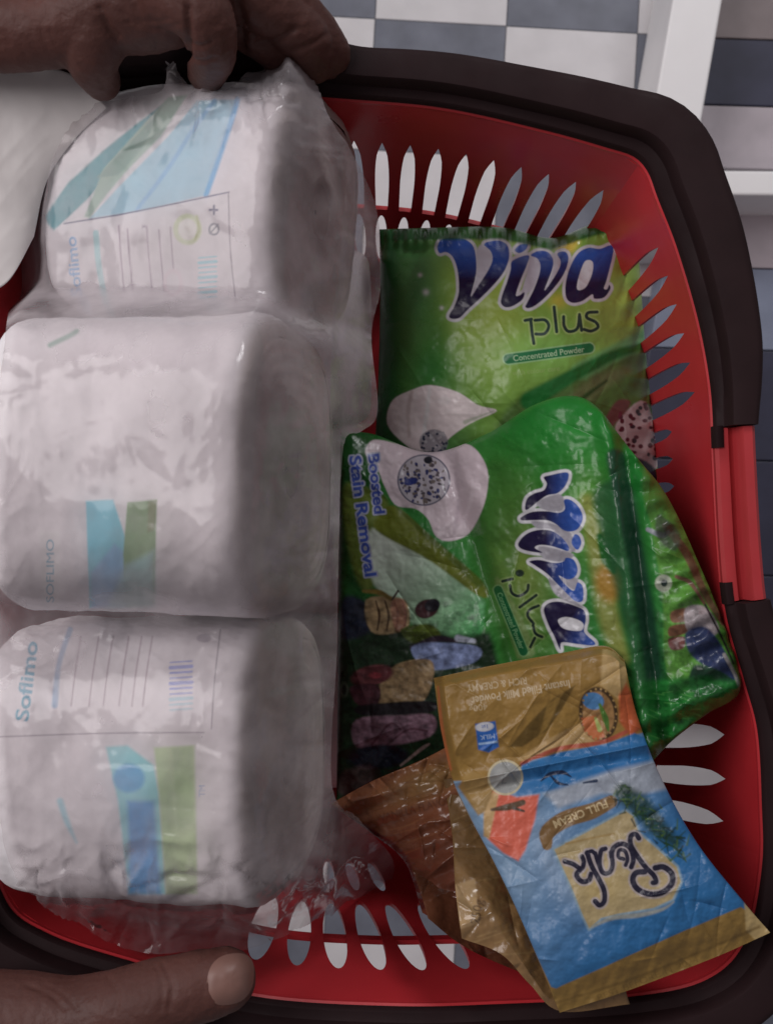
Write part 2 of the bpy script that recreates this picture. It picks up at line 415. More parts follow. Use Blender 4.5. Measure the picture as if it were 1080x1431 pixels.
# ------------------------------------------------------------------ the basket
RIM_Z = 0.22
rim_px = [(60, 150), (180, 134), (330, 130), (480, 140), (620, 153), (760, 184), (846, 208), (884, 221), (904, 243), (918, 280), (945, 350), (974, 450), (991, 545), (996, 640),
          (1003, 770), (1013, 860), (1038, 950), (1056, 1020), (1062, 1120), (1062, 1210), (1040, 1310), (985, 1366), (880, 1390), (700, 1400), (550, 1403), (360, 1390), (200, 1345), (70, 1302),
          (8, 1250), (-15, 1120), (-22, 800), (-12, 500), (2, 300), (20, 205)]
NS = 720
rim2 = spline([at(x, y, RIM_Z)[:2] for x, y in rim_px], NS, True)
cc = np.array(at(500, 800, RIM_Z)[:2])
tang = np.roll(rim2, -1, 0) - np.roll(rim2, 1, 0); tang /= np.linalg.norm(tang, axis=1)[:, None]
nrm = np.stack([-tang[:, 1], tang[:, 0]], -1)
if np.sum((rim2 - cc) * nrm) < 0: nrm = -nrm
for _ in range(6): nrm = (np.roll(nrm, 1, 0) + nrm + np.roll(nrm, -1, 0)) / 3
nrm /= np.linalg.norm(nrm, axis=1)[:, None]
cum = np.concatenate([[0], np.cumsum(np.linalg.norm(np.diff(np.vstack([rim2, rim2[:1]]), axis=0), axis=1))])
PER = cum[-1]
def rim_at(s):                    # s: length along the rim
    s = np.mod(s, PER); f = np.interp(s, cum, np.arange(NS + 1))
    i = np.floor(f).astype(int) % NS; j = (i + 1) % NS; t = (f - np.floor(f))[..., None]
    return rim2[i] * (1 - t) + rim2[j] * t, nrm[i] * (1 - t) + nrm[j] * t
SK = [cum[np.argmin(np.sum((rim2 - np.array(at(1058, 1040, RIM_Z)[:2])) ** 2, 1))], cum[np.argmin(np.sum((rim2 - np.array(at(640, 1402, RIM_Z)[:2])) ** 2, 1))]]
def wall_at(s, t):                # t: 0 rim, 1 basket floor
    p, n = rim_at(s); s = np.asarray(s); u = np.mod(s, PER)
    sh = 0.072 * np.interp(u, [SK[0] - 0.12, SK[0], SK[1], SK[1] + 0.10], [0, 1, 0.8, 0])
    q = cc + (rim_at(s + sh)[0] - cc) * 0.83
    t = np.asarray(t); k = t[..., None]
    xy = p * (1 - k) + q * k - n * (0.004 * np.sin(np.pi * np.clip(t, 0, 1)))[..., None] * -1
    return np.concatenate([xy, (RIM_Z - (RIM_Z - 0.004) * t)[..., None]], -1)
def s_of_px(px, py, z=RIM_Z):
    q = np.array(at(px, py, z)[:2]); i = np.argmin(np.sum((rim2 - q) ** 2, 1)); return cum[i]

basket = empty('shopping_basket', (cc[0], cc[1], 0))
# slotted wall: every cell is a ring between its rectangle and its slot
NCELL = 100
def cell(s0, s1, t0, t1, slot, K=32):
    """slot: (t_top, t_bottom, half width 0..1, shape)"""
    V = []; F = []
    ta, tb, hw, shape = slot
    a = np.linspace(0, 2 * math.pi, K, endpoint=False)
    cx, cy = np.cos(a), np.sin(a)
    if shape == 'lens':           # pointed towards the rim, square towards the floor
        yy = cy; w_ = np.where(yy < 0, np.sqrt(np.clip(1 - np.abs(yy) ** 1.9, 0, 1)) , 1 - 0.12 * yy)
        xx = np.sign(cx) * np.minimum(np.abs(cx) * 1.5, 1) * w_
        yy = np.where(yy > 0, np.minimum(yy * 1.5, 1) , yy)
        mid = ta + (tb - ta) * 0.62
        tt = np.where(yy < 0, mid + yy * (mid - ta), mid + yy * (tb - mid))
    else:
        xx = cx; mid = (ta + tb) / 2; tt = mid + cy * (tb - ta) / 2
    ss = (s0 + s1) / 2 + xx * hw * (s1 - s0) / 2
    m = np.maximum(np.abs(cx), np.abs(cy)); bx, by = cx / m, cy / m
    bs = (s0 + s1) / 2 + bx * (s1 - s0) / 2
    tmid = (t0 + t1) / 2; bt = tmid + by * (t1 - t0) / 2
    mids = (ss * 0.5 + bs * 0.5); midt = tt * 0.5 + bt * 0.5
    P = np.concatenate([wall_at(bs, bt), wall_at(mids, midt), wall_at(ss, tt)])
    for r in range(2):
        for k in range(K): F.append([r * K + k, r * K + (k + 1) % K, (r + 1) * K + (k + 1) % K, (r + 1) * K + k])
    # fill the corners of the rectangle
    return P, F
def strip(s0, s1, t0, t1, n=4):
    S, T = np.meshgrid(np.linspace(s0, s1, 3), np.linspace(t0, t1, n), indexing='ij')
    return wall_at(S.ravel(), T.ravel()), grid_faces(3, n).tolist()
WV = []; WF = []; off = 0
def addp(P, F):
    global off
    WV.append(P); WF.extend([[q + off for q in f] for f in F]); off += len(P)
s_b0 = s_of_px(1050, 990); s_b1 = s_of_px(8, 1250)      # the near wall with rounder slots
s = 0.0
edges = [0.0]
sref = s_of_px(545, 140)
cells = []
def run(sa, sb, step):
    n = max(1, round((sb - sa) / step)); e = np.linspace(sa, sb, n + 1); return list(zip(e[:-1], e[1:]))
lo, hi = (s_b0, s_b1) if s_b0 < s_b1 else (s_b1, s_b0)
cells += [(a, b, 'near') for a, b in run(lo, hi, 69 * (CAM_Z - RIM_Z) / FPX)]
cells += [(a, b, 'far') for a, b in run(hi, lo + PER, 43.5 * (CAM_Z - RIM_Z) / FPX)]
def px_mid(a, b):
    q, _ = rim_at(np.array([(a + b) / 2])); d = (CAM_Z - RIM_Z) / FPX
    return q[0, 0] / d + 540, 715.5 - q[0, 1] / d
for a, b, kd in cells:
    mx_, my_ = px_mid(a, b)
    if kd == 'near':
        if mx_ > 1000 and my_ < 1215:
            addp(*strip(a, b, 0.0, 0.14, 3)); addp(*cell(a, b, 0.14, 0.66, (0.17, 0.62, 0.52, 'lens'))); addp(*strip(a, b, 0.66, 1.0, 3))
        elif 315 < mx_ < 690:
            addp(*strip(a, b, 0.0, 0.10, 3)); addp(*cell(a, b, 0.10, 0.50, (0.135, 0.475, 0.66, 'ell')))
            if 440 < mx_ < 680: addp(*cell(a, b, 0.50, 0.76, (0.53, 0.70, 0.48, 'ell')))
            else: addp(*strip(a, b, 0.50, 0.76, 3))
            addp(*strip(a, b, 0.76, 1.0, 3))
        else: addp(*strip(a, b, 0.0, 1.0, 8))
    elif (mx_ > 400 and my_ < 238 and mx_ < 895) or (mx_ > 900 and 975 < my_ < 1190):
        addp(*strip(a, b, 0.0, 0.15, 3)); addp(*cell(a, b, 0.15, 0.575, (0.185, 0.565, 0.56, 'lens')))
        addp(*cell(a, b, 0.575, 0.93, (0.60, 0.90, 0.54, 'ell'))); addp(*strip(a, b, 0.93, 1.0, 2))
    elif mx_ > 900 and 300 < my_ < 560:
        addp(*strip(a, b, 0.0, 0.05, 3)); addp(*cell(a, b, 0.05, 0.56, (0.075, 0.54, 0.60, 'lens'))); addp(*strip(a, b, 0.56, 1.0, 3))
    elif mx_ > 900 and 560 <= my_ <= 900:      # short slots below the hinge
        addp(*strip(a, b, 0.0, 0.20, 3)); addp(*cell(a, b, 0.20, 0.62, (0.25, 0.46, 0.46, 'lens'))); addp(*strip(a, b, 0.62, 1.0, 4))
    else: addp(*strip(a, b, 0.0, 1.0, 8))
# corner triangles of the ring cells come from sampling the rectangle; close them with a weld
def build_wall():
    me = bpy.data.meshes.new('wall'); V = np.vstack(WV)
    me.from_pydata(V.tolist(), [], WF); bm = bmesh.new(); bm.from_mesh(me)
    bmesh.ops.remove_doubles(bm, verts=bm.verts, dist=0.00012)
    bmesh.ops.recalc_face_normals(bm, faces=bm.faces)
    bm.to_mesh(me); bm.free()
    me.polygons.foreach_set('use_smooth', np.full(len(me.polygons), True))
    me.materials.append(M['red']); o = bpy.data.objects.new('wall', me); COL.objects.link(o)
    sm = o.modifiers.new('thickness', 'SOLIDIFY'); sm.thickness = 0.0024; sm.offset = 0
    es = o.modifiers.new('edges', 'EDGE_SPLIT'); es.split_angle = R(50)
    return o
at_root(basket, build_wall())
# thin rib running round inside the slots
def wscale(p):                    # the rim and its handle are broader round the far corner, slimmer at the hinges
    d = (CAM_Z - RIM_Z) / FPX; px = p[:, 0] / d + 540; py = 715.5 - p[:, 1] / d
    a = np.interp(py, [200, 250, 360, 500, 590, 850, 960, 1100, 1300], [1.10, 1.22, 1.15, 0.95, 0.70, 0.72, 0.88, 0.98, 1.0])
    b = np.interp(px, [430, 500, 700, 880, 960], [1.0, 0.80, 0.90, 1.05, 1.10])
    k = np.where((px > 880) & (py < 1300), a, np.where(py < 400, b, 1.0))
    n = 3
    for _ in range(n): k = np.concatenate([k[:1], (k[:-2] + k[1:-1] + k[2:]) / 3, k[-1:]])
    return k
def sweep(name, s0, s1, prof, mat, parent, n=None, closed=False, tfun=None):
    n = n or max(8, int((s1 - s0) / 0.003))
    S = np.linspace(s0, s1, n, endpoint=not closed); p, nn = rim_at(S); K = len(prof)
    V = np.zeros((n, K, 3))
    for k, (o_, z) in enumerate(prof):
        V[:, k, :2] = p + nn * (o_ * wscale(p) if o_ > 0.003 else np.full(n, o_))[:, None]; V[:, k, 2] = z
    F = []
    for i in range(n if closed else n - 1):
        i2 = (i + 1) % n
        for k in range(K): F.append([i * K + k, i2 * K + k, i2 * K + (k + 1) % K, i * K + (k + 1) % K])
    if not closed: F.append(list(range(K))); F.append([(n - 1) * K + k for k in range(K)][::-1])
    bm = bmesh.new(); me = bpy.data.meshes.new(name); me.from_pydata(V.reshape(-1, 3).tolist(), [], F); bm.from_mesh(me)
    bmesh.ops.recalc_face_normals(bm, faces=bm.faces); bm.to_mesh(me); bm.free()
    me.polygons.foreach_set('use_smooth', np.full(len(me.polygons), True)); me.materials.append(mat)
    o = bpy.data.objects.new(name, me); COL.objects.link(o)
    es = o.modifiers.new('edges', 'EDGE_SPLIT'); es.split_angle = R(40)
    at_root(parent, o); return o
def rib(name, t, parent):
    S = np.linspace(s_of_px(720, 1400), s_of_px(300, 1376), 200)
    rows = [wall_at(S, np.full_like(S, t + d)) for d in (-0.011, 0.011)]
    _, nn = rim_at(S); n3 = np.concatenate([nn, np.zeros((len(S), 1))], -1)
    V = np.stack([rows[0] - n3 * 0.0004, rows[0] + n3 * 0.0020, rows[1] + n3 * 0.0020, rows[1] - n3 * 0.0004], 1).reshape(-1, 3); F = []
    for i in range(199):
        for k in range(4): F.append([i * 4 + k, (i + 1) * 4 + k, (i + 1) * 4 + (k + 1) % 4, i * 4 + (k + 1) % 4])
    o = mesh_from(name, V, F, M['red'], smooth=False); at_root(parent, o)
rib('rib', 0.295, basket)
# basket floor with round-cornered grid of bars
fl = cc + (rim2 - cc) * 0.83
bm = bmesh.new(); vv = [bm.verts.new((x, y, 0.003)) for x, y in fl[::6]]; f = bm.faces.new(vv)
r_ = bmesh.ops.extrude_face_region(bm, geom=[f]); bmesh.ops.translate(bm, vec=(0, 0, -0.003), verts=[v for v in r_['geom'] if isinstance(v, bmesh.types.BMVert)])
bmesh.ops.recalc_face_normals(bm, faces=bm.faces)
me = bpy.data.meshes.new('base_panel'); bm.to_mesh(me); bm.free(); me.materials.append(M['red'])
o = bpy.data.objects.new('base_panel', me); COL.objects.link(o); at_root(basket, o)
sweep('rim', 0, PER, [(-0.0012, 0.2185), (-0.0012, 0.2225), (0.0005, 0.2240), (0.0195, 0.2240), (0.0215, 0.2222), (0.0215, 0.204), (0.0195, 0.204), (0.0195, 0.2205), (0.0012, 0.2185)], M['red'], basket, 420, True)
H_PROF = [(-0.0006, 0.2243), (-0.0006, 0.2278), (0.0004, 0.2290), (0.0036, 0.2294), (0.0046, 0.2302), (0.0054, 0.2382), (0.0064, 0.2396), (0.0090, 0.2400), (0.0195, 0.2400), (0.0218, 0.2394), (0.0230, 0.2380), (0.0237, 0.2340), (0.0240, 0.2120), (0.0228, 0.2120), (0.0222, 0.2243)]
sR0 = s_of_px(1000, 596); sR1 = s_of_px(1014, 842); sL1 = s_of_px(-20, 842); sL0 = s_of_px(-12, 596)
# the rim runs clockwise in the picture from the far left corner
far_a, far_b = sL0, sR0 + PER
if far_b - far_a > PER: far_b -= PER
h1 = sweep('handle', far_a, far_b, H_PROF, M['handle'], basket)
near_a, near_b = sR1, sL1
if near_b < near_a: near_b += PER
h2 = sweep('handle', near_a, near_b, H_PROF, M['handle'], basket)
h1['label'] = 'dark brown folded handle gripped by the fist'; h2['label'] = 'dark brown folded handle under the thumb'
for a, b in ((sR0 + 0.0006, sR1 - 0.0006), (sL1 + 0.0006, sL0 - 0.0006)):
    hb = sweep('hinge_block', a, b, [(-0.0010, 0.2243), (-0.0010, 0.2275), (0.0005, 0.2290), (0.0070, 0.2290), (0.0082, 0.2276), (0.0105, 0.2270), (0.0118, 0.2360), (0.0135, 0.2378), (0.0190, 0.2378), (0.0212, 0.2362), (0.0222, 0.2243)], M['red_hinge'], basket)
    for e, sg in ((a, 1), (b, -1)):      # the tongue of each handle reaching into the hinge
        s0, s1 = (e - 0.001, e + 0.009) if sg > 0 else (e - 0.009, e + 0.001)
        tg = sweep('pivot_tongue', s0, s1, [(-0.0016, 0.2240), (-0.0016, 0.2285), (-0.0008, 0.2302), (0.0018, 0.2302), (0.0028, 0.2294), (0.0028, 0.2240)], M['handle'], hb, 10)
        tg.matrix_parent_inverse = hb.matrix_parent_inverse.copy() @ tg.matrix_parent_inverse if False else tg.matrix_parent_inverse
        tg.parent = hb; tg.matrix_parent_inverse.identity()
tag(basket, 'red slotted plastic shopping basket with dark brown folded handles, filled with groceries', 'basket')

# ------------------------------------------------------------------ tissue rolls
roll_tops = []
def roll(name, pR, pL, r, paint, label, nth=520, nax=300, group='wrapped tissue rolls in the clear bag'):
    A = np.array(pL, float); B = np.array(pR, float); ax = B - A; L = np.linalg.norm(ax); ax /= L
    up = np.array([0, 0, 1.0]); side = np.cross(up, ax); side /= np.linalg.norm(side); up = np.cross(ax, side)
    root = empty(name, (float(A[0] + B[0]) / 2, float(A[1] + B[1]) / 2, float((A[2] + B[2]) / 2 - r)))
    # profile along the axis with rounded shoulders
    q = 0.010
    prof = []
    for k in range(9):
        a = math.pi / 2 * k / 8; prof.append((q * (1 - math.sin(a)), r - q + q * math.cos(math.pi / 2 - a)))
    prof = [(q * (1 - math.cos(math.pi / 2 * k / 8)), r - q + q * math.sin(math.pi / 2 * k / 8)) for k in range(9)]
    body = np.linspace(q, L - q, nax)[1:-1]
    pr = prof + [(t, r) for t in body] + [(L - t, rr) for t, rr in prof[::-1]]
    pr = np.array(pr); nd = int(nth * 0.82); h_ = R(84)      # denser on the printed upper side
    th = np.concatenate([np.linspace(-h_, h_, nd, endpoint=False), np.linspace(h_, 2 * math.pi - h_, nth - nd, endpoint=False)])
    TH, T = np.meshgrid(th, pr[:, 0], indexing='ij'); RR = np.tile(pr[:, 1], (nth, 1))
    sd = int(abs(A[1]) * 1e4) % 97
    bump = 0.0042 * fbm(TH * 2.2, T * 38, sd, 4) + 0.0012 * (ridged(TH * 3 + T * 30, T * 30, sd + 5) - 0.5)
    # papers tucked over the ends wrinkle there
    endw = np.exp(-np.minimum(T, L - T) / 0.012)
    bump += endw * 0.0022 * fbm(TH * 5, T * 60, sd + 9)
    sqf = (np.abs(np.cos(TH)) ** 3.3 + np.abs(np.sin(TH)) ** 3.3) ** (-1 / 3.3); RR = RR * (0.965 * sqf) + bump
    P = A + ax * T[..., None] + (up * np.cos(TH)[..., None] + side * np.sin(TH)[..., None]) * RR[..., None]
    px, py = to_px(P); facing = smoothstep(0.02, 0.16, np.cos(TH))
    white = alb(178, 170, 172)
    pt = Paint(px, py, white); 
    if paint: paint(pt)
    C = pt.C; f_ = facing.ravel()[:, None]; C = C * f_ + white * (1 - f_)
    sh = smoothstep(0.6 * q, 0.1 * q, L - T).ravel()[:, None]; C = C * (1 - sh) + np.array([0.46, 0.41, 0.39]) * sh      # shaded end tone painted over the right shoulder to remove its bright edge
    o = mesh_from('paper_wrap', P.reshape(-1, 3), grid_faces(nth, len(pr), wrap_u=True), M['paper'], colors=C); at_root(root, o)
    # ends: paper edge, tissue rings, cardboard core
    for e, (cen, d) in enumerate(((B, 1), (A, -1))):
        rings = [(r - q + 0.0025, -0.0022), (r - q + 0.0005, -0.0002), (r - q - 0.002, 0.0002)] + [(rr, 0.0002 + 0.0003 * math.sin(rr * 2600)) for rr in np.linspace(r - q - 0.004, 0.016, 22)] + [(0.0135, -0.0004), (0.0128, -0.003)]
        rg = np.array(rings); t2 = np.linspace(0, 2 * math.pi, 72, endpoint=False)
        TT, KK = np.meshgrid(t2, np.arange(len(rg)), indexing='ij')
        rr = rg[KK, 0]; dd = rg[KK, 1] + 0.0012 * fbm(TT * 3, KK * 0.6, 8)
        sq = 0.965 * (np.abs(np.cos(TT)) ** 3.3 + np.abs(np.sin(TT)) ** 3.3) ** (-1 / 3.3); wq = smoothstep(0.018, 0.034, rg[KK, 0]); sq = sq * wq + (1 - wq)
        Q = cen + ax * (d * dd)[..., None] + (up * np.cos(TT)[..., None] + side * np.sin(TT)[..., None]) * (rr * sq)[..., None]
        at_root(root, mesh_from('tissue_end', Q.reshape(-1, 3), grid_faces(72, len(rg), wrap_u=True, flip=d < 0), M['tissue']))
    cr = [(0.0130, -0.0022), (0.0120, -0.0024), (0.0100, -0.0034), (0.0012, -0.0040)]
    t2 = np.linspace(0, 2 * math.pi, 40, endpoint=False); TT, KK = np.meshgrid(t2, np.arange(4), indexing='ij'); cg = np.array(cr)
    Q = B + ax * cg[KK, 1][..., None] + (up * np.cos(TT)[..., None] + side * np.sin(TT)[..., None]) * cg[KK, 0][..., None]
    at_root(root, mesh_from('core', Q.reshape(-1, 3), grid_faces(40, 4, wrap_u=True), M['core']))
    tag(root, label, 'tissue roll', group)
    roll_tops.append(P.reshape(-1, 3))
    return root

TEAL = alb(52, 116, 124); BLUE = alb(70, 134, 180); LBLUE = alb(128, 160, 182); GRN = alb(92, 122, 82); INK = alb(90, 90, 108); LGRY = alb(128, 124, 130)
def paint1(p):
    p.poly([(60, 305), (95, 255), (150, 205), (200, 165), (235, 140), (215, 175), (170, 225), (120, 280), (75, 322)], TEAL, 5)
    p.poly([(118, 302), (145, 235), (190, 185), (235, 135), (262, 132), (225, 190), (180, 235), (150, 270), (125, 305)], alb(120, 142, 130), 5)
    p.poly([(135, 248), (190, 190), (225, 150), (200, 205), (165, 245)], alb(96, 122, 112), 5)
    p.poly([(125, 305), (165, 262), (235, 190), (275, 140), (332, 138), (310, 200), (288, 272), (200, 294)], LBLUE, 4)
    p.stroke([(192, 292), (235, 235), (270, 180), (300, 140)], 6, alb(108, 146, 184), 5)
    p.stroke([(288, 272), (308, 215), (326, 160), (332, 138)], 7, BLUE, 5)
    p.stroke([(320, 268), (240, 285), (165, 300), (90, 312)], 2.2, INK, 2, curve=False)
    p.stroke([(319, 268), (322, 350), (330, 428)], 2.2, LGRY, 2)
    p.text('Soflimo', 103, 372, 15, 96, alb(112, 142, 182), width=84, bold=0.02, soft=2)
    p.stroke([(134, 325), (138, 370), (148, 425)], 8, alb(140, 170, 195), 3)
    for k, x in enumerate((166, 178, 205, 222, 238)):
        p.stroke([(x, 315 + 5 * k % 9), (x + 3, 360), (x + 8, 410)], 2.4, alb(130, 118, 130), 2.5, 0.8)
    p.text('x', 201, 316, 9, 90, alb(120, 110, 125))
    p.ell(262, 320, 20, 22, alb(158, 166, 140), 0, 4); p.ell(262, 320, 13, 15, alb(186, 182, 168), 0, 3); p.stroke([(275, 302), (278, 320), (272, 336)], 4, alb(140, 148, 110), 3)
    p.ell(299, 320, 8, 9, alb(110, 112, 120), 0, 2); p.ell(299, 320, 5, 6, alb(178, 174, 176), 0, 2); p.stroke([(293, 326), (305, 313)], 2, alb(110, 112, 120))
    p.stroke([(293, 293), (304, 293)], 3, INK); p.stroke([(299, 287), (299, 299)], 3, INK)
    for k in range(9): p.stroke([(278, 360 + k * 7), (302, 358 + k * 7)], (2, 4.2, 2.4)[k % 3], alb(120, 164, 182), 1.5)
    p.ell(242, 395, 14, 20, alb(172, 164, 168), 0, 3); p.ell(242, 395, 9, 14, white_c, 0, 3)
white_c = alb(178, 170, 172)
def paint2(p):
    p.poly([(120, 700), (158, 698), (178, 760), (172, 830), (125, 850)], alb(94, 158, 196), 4)
    p.poly([(128, 800), (160, 760), (178, 775), (178, 848), (128, 850)], alb(106, 140, 182), 8, 0.8)
    p.poly([(178, 702), (219, 698), (216, 845), (176, 848), (172, 775)], GRN, 4)
    p.poly([(176, 790), (215, 770), (216, 848), (150, 850)], alb(118, 152, 152), 14, 0.9)
    p.poly([(207, 700), (219, 699), (216, 740), (206, 745)], alb(90, 102, 66), 5, 0.9)
    p.poly([(56, 742), (84, 742), (84, 848), (58, 848)], alb(178, 190, 196), 5, 0.9)
    p.text('SOFLIMO', 70, 798, 11, 90, alb(80, 126, 146), width=88, soft=2)
    p.stroke([(70, 482), (95, 470), (108, 462)], 7, alb(110, 135, 125), 5)
def paint3(p):
    p.stroke([(0, 1030), (150, 1025), (295, 1024)], 2, LGRY, 2); p.stroke([(308, 880), (300, 950), (295, 1024)], 2, LGRY, 2)
    p.text('Soflimo', 37, 952, 19, 83, alb(60, 122, 142), width=112, bold=0.025, soft=2)
    p.stroke([(98, 880), (82, 930), (76, 990)], (8, 7, 9), alb(116, 138, 160), 4, 0.9)
    for k, x in enumerate((105, 130, 150, 172, 190, 205)): p.stroke([(x + 8, 890), (x, 940), (x - 6, 990)], 2.2, alb(130, 118, 126), 2.5, 0.8)
    for k in range(10): p.stroke([(238, 926 + k * 7.4), (268, 924 + k * 7.4)], (2.2, 5, 3)[k % 3], alb(116, 124, 168) if k < 7 else alb(140, 164, 180), 1.6)
    p.ell(285, 892, 10, 6, alb(140, 136, 142), 0, 3)
    p.poly([(148, 1044), (178, 1042), (215, 1070), (222, 1110), (232, 1250), (180, 1250), (165, 1120)], alb(120, 168, 190), 6)
    p.ell(180, 1088, 22, 20, alb(78, 138, 178), 0, 8)
    p.poly([(178, 1120), (215, 1120), (225, 1250), (180, 1250), (180, 1180)], alb(76, 130, 174), 10)
    p.poly([(215, 1045), (272, 1042), (276, 1250), (232, 1250), (222, 1110)], alb(146, 164, 128), 6)
    p.poly([(240, 1046), (268, 1043), (270, 1150), (250, 1160)], alb(126, 150, 108), 8, 0.8)
    p.stroke([(84, 1120), (94, 1150), (108, 1180)], (9, 8, 3), alb(134, 164, 182), 6)
    p.text('TM', 282, 1106, 9, 90, alb(130, 140, 164))
def p3(px, py, z): return np.array(at(px, py, z))
roll('tissue_roll', p3(452, 296, .222), p3(140, 298, .186), .0548, paint1, 'tissue roll with blue and teal slanted stripes beside the gripping fist, in the bag')
roll('tissue_roll', p3(412, 655, .252), p3(74, 652, .224), .0668, paint2, 'plain white tissue roll with one small blue and green patch, middle of the bag')
roll('tissue_roll', p3(408, 1057, .236), p3(62, 1044, .208), .0632, paint3, 'tissue roll with text box above a blue and green patch, beside the thumb')
for k, y in enumerate((.104, -.004, -.112)):
    roll('tissue_roll', (-0.010, y, .057), (-0.128, y, .057), .0515, None, ('white tissue roll lying under the slant-striped roll at the basket bottom', 'white tissue roll lying under the middle roll at the basket bottom', 'white tissue roll lying under the roll beside the thumb at the basket bottom')[k], 72, 40)

# ------------------------------------------------------------------ draped clear plastic bag round the rolls
def drape_bag():
    h = 0.0013; x0, x1, y0, y1 = -0.215, 0.035, -0.235, 0.235
    nx = int((x1 - x0) / h) + 1; ny = int((y1 - y0) / h) + 1
    E = np.full((nx, ny), 0.02)
    for P in roll_tops:
        i = np.round((P[:, 0] - x0) / h).astype(int); j = np.round((P[:, 1] - y0) / h).astype(int)
        ok = (i >= 0) & (i < nx) & (j >= 0) & (j < ny); np.maximum.at(E, (i[ok], j[ok]), P[ok, 2])
    def mx(E, n, f=np.maximum):
        for _ in range(n):
            E = f(E, np.roll(E, 1, 0)); E = f(E, np.roll(E, -1, 0)); E = f(E, np.roll(E, 1, 1)); E = f(E, np.roll(E, -1, 1))
        return E
    E = mx(E, 12); E = mx(E, 11, np.minimum)            # the film bridges the valleys between the rolls
    for _ in range(120):                              # and falls away steeply at the sides
        for axs in (0, 1):
            for sgn in (1, -1): E = np.maximum(E, np.roll(E, sgn, axs) - h * 1.9)
    X, Y = np.meshgrid(x0 + h * np.arange(nx), y0 + h * np.arange(ny), indexing='ij')
    tail = smoothstep(-0.165, -0.185, Y)
    tail = tail * smoothstep(0.0, -0.05, X)
    E = np.maximum(E, tail * (0.222 + 0.010 * fbm(X * 30, Y * 30, 3)) + (1 - tail) * 0.02)
    def blur(E, n):
        for _ in range(n): E = (E + np.roll(E, 1, 0) + np.roll(E, -1, 0) + np.roll(E, 1, 1) + np.roll(E, -1, 1)) / 5
        return E
    E = blur(E, 10)
    d0 = (CAM_Z - E) / FPX; px = X / d0 + 540; py = 715.5 - Y / d0
    out = spline([(40, 215), (110, 158), (180, 140), (232, 130), (246, 104), (268, 124), (318, 128), (352, 100), (392, 92), (412, 76), (424, 98), (446, 128), (462, 170), (500, 232), (527, 300), (532, 400), (519, 470), (528, 575),
           (505, 604), (481, 622), (474, 760), (472, 900), (464, 1090), (500, 1140), (548, 1196), (540, 1232), (480, 1262), (420, 1296), (350, 1322), (262, 1328), (190, 1330), (120, 1292), (60, 1262), (22, 1215), (4, 1150), (-6, 1000), (-8, 720), (2, 560), (16, 430), (28, 310)], None, True)
    pt = Paint(px, py, (0, 0, 0)); idx = np.arange(px.size); D = pt.sdf(idx, [out[::2]]).reshape(px.shape)
    # crumples: fine folds, strongest near the mouth and the gathered tail
    rough = 0.42 + 1.1 * smoothstep(1120, 1230, py) + 0.5 * smoothstep(300, 140, py) + 0.5 * smoothstep(-60, -5, D) + 0.5 * smoothstep(350, 430, px)
    wr = 0.0032 * (ridged(px / 95 + 0.3 * fbm(px / 60, py / 60, 1), py / 150, 21) - 0.55) + 0.0016 * (ridged(px / 30, py / 52, 31) - 0.55)
    wr += 0.0016 * creases(px, py, 90, 5, 25, 110, 3.5, (0, 100, 530, 1330))
    wr += (0.35 + smoothstep(330, 420, px)) * 0.0012 * creases(px, py, 200, 55, 20, 120, 2.2, (0, 90, 535, 1330))
    wr += smoothstep(1170, 1230, py) * 0.0030 * creases(px, py, 70, 9, 15, 70, 3.0, (20, 1160, 520, 1330))
    wr += smoothstep(220, 120, py) * 0.003 * creases(px, py, 30, 12, 15, 50, 4.0, (150, 80, 470, 220))
    # a vertical fold line running down the right hand side
    wr += 0.003 * np.exp(-np.abs(px - (470 + 12 * np.sin(py / 130))) / 5)
    Z = E + 0.0028 + wr * rough
    Z += 0.018 * np.exp(-(((px - 412) / 16) ** 2 + ((py - 95) / 26) ** 2)) + 0.012 * np.exp(-(((px - 246) / 12) ** 2 + ((py - 115) / 18) ** 2))
    keep = (D < 0.5)
    F = grid_faces(nx, ny); k = keep.ravel()[F].all(1); F = F[k]
    cntv = np.bincount(F.ravel(), minlength=nx * ny).reshape(nx, ny); edge = (cntv > 0) & (cntv < 4)
    gx, gy = np.gradient(D, h); g2 = np.maximum(gx * gx + gy * gy, 1e3); st = np.clip(-D, -6, 6)
    X = np.where(edge, X + np.clip(st * gx / g2, -2 * h, 2 * h), X); Y = np.where(edge, Y + np.clip(st * gy / g2, -2 * h, 2 * h), Y)
    V = np.stack([X, Y, Z], -1).reshape(-1, 3)
    used = np.unique(F); mp = np.zeros(nx * ny, int); mp[used] = np.arange(len(used))
    lay = 1.1 - 0.75 * np.maximum(smoothstep(1225, 1262, py), smoothstep(455, 490, px) * smoothstep(1080, 1120, py))
    lay = lay * (1 + 0.5 * fbm(px / 50, py / 50, 44))
    o = mesh_from('plastic_bag', V[used], mp[F], M['film'], colors=np.repeat(lay.ravel()[used][:, None], 3, 1))
    return tag(o, 'crumpled clear plastic bag wrapped round the stacked white tissue rolls', 'plastic bag')
drape_bag()

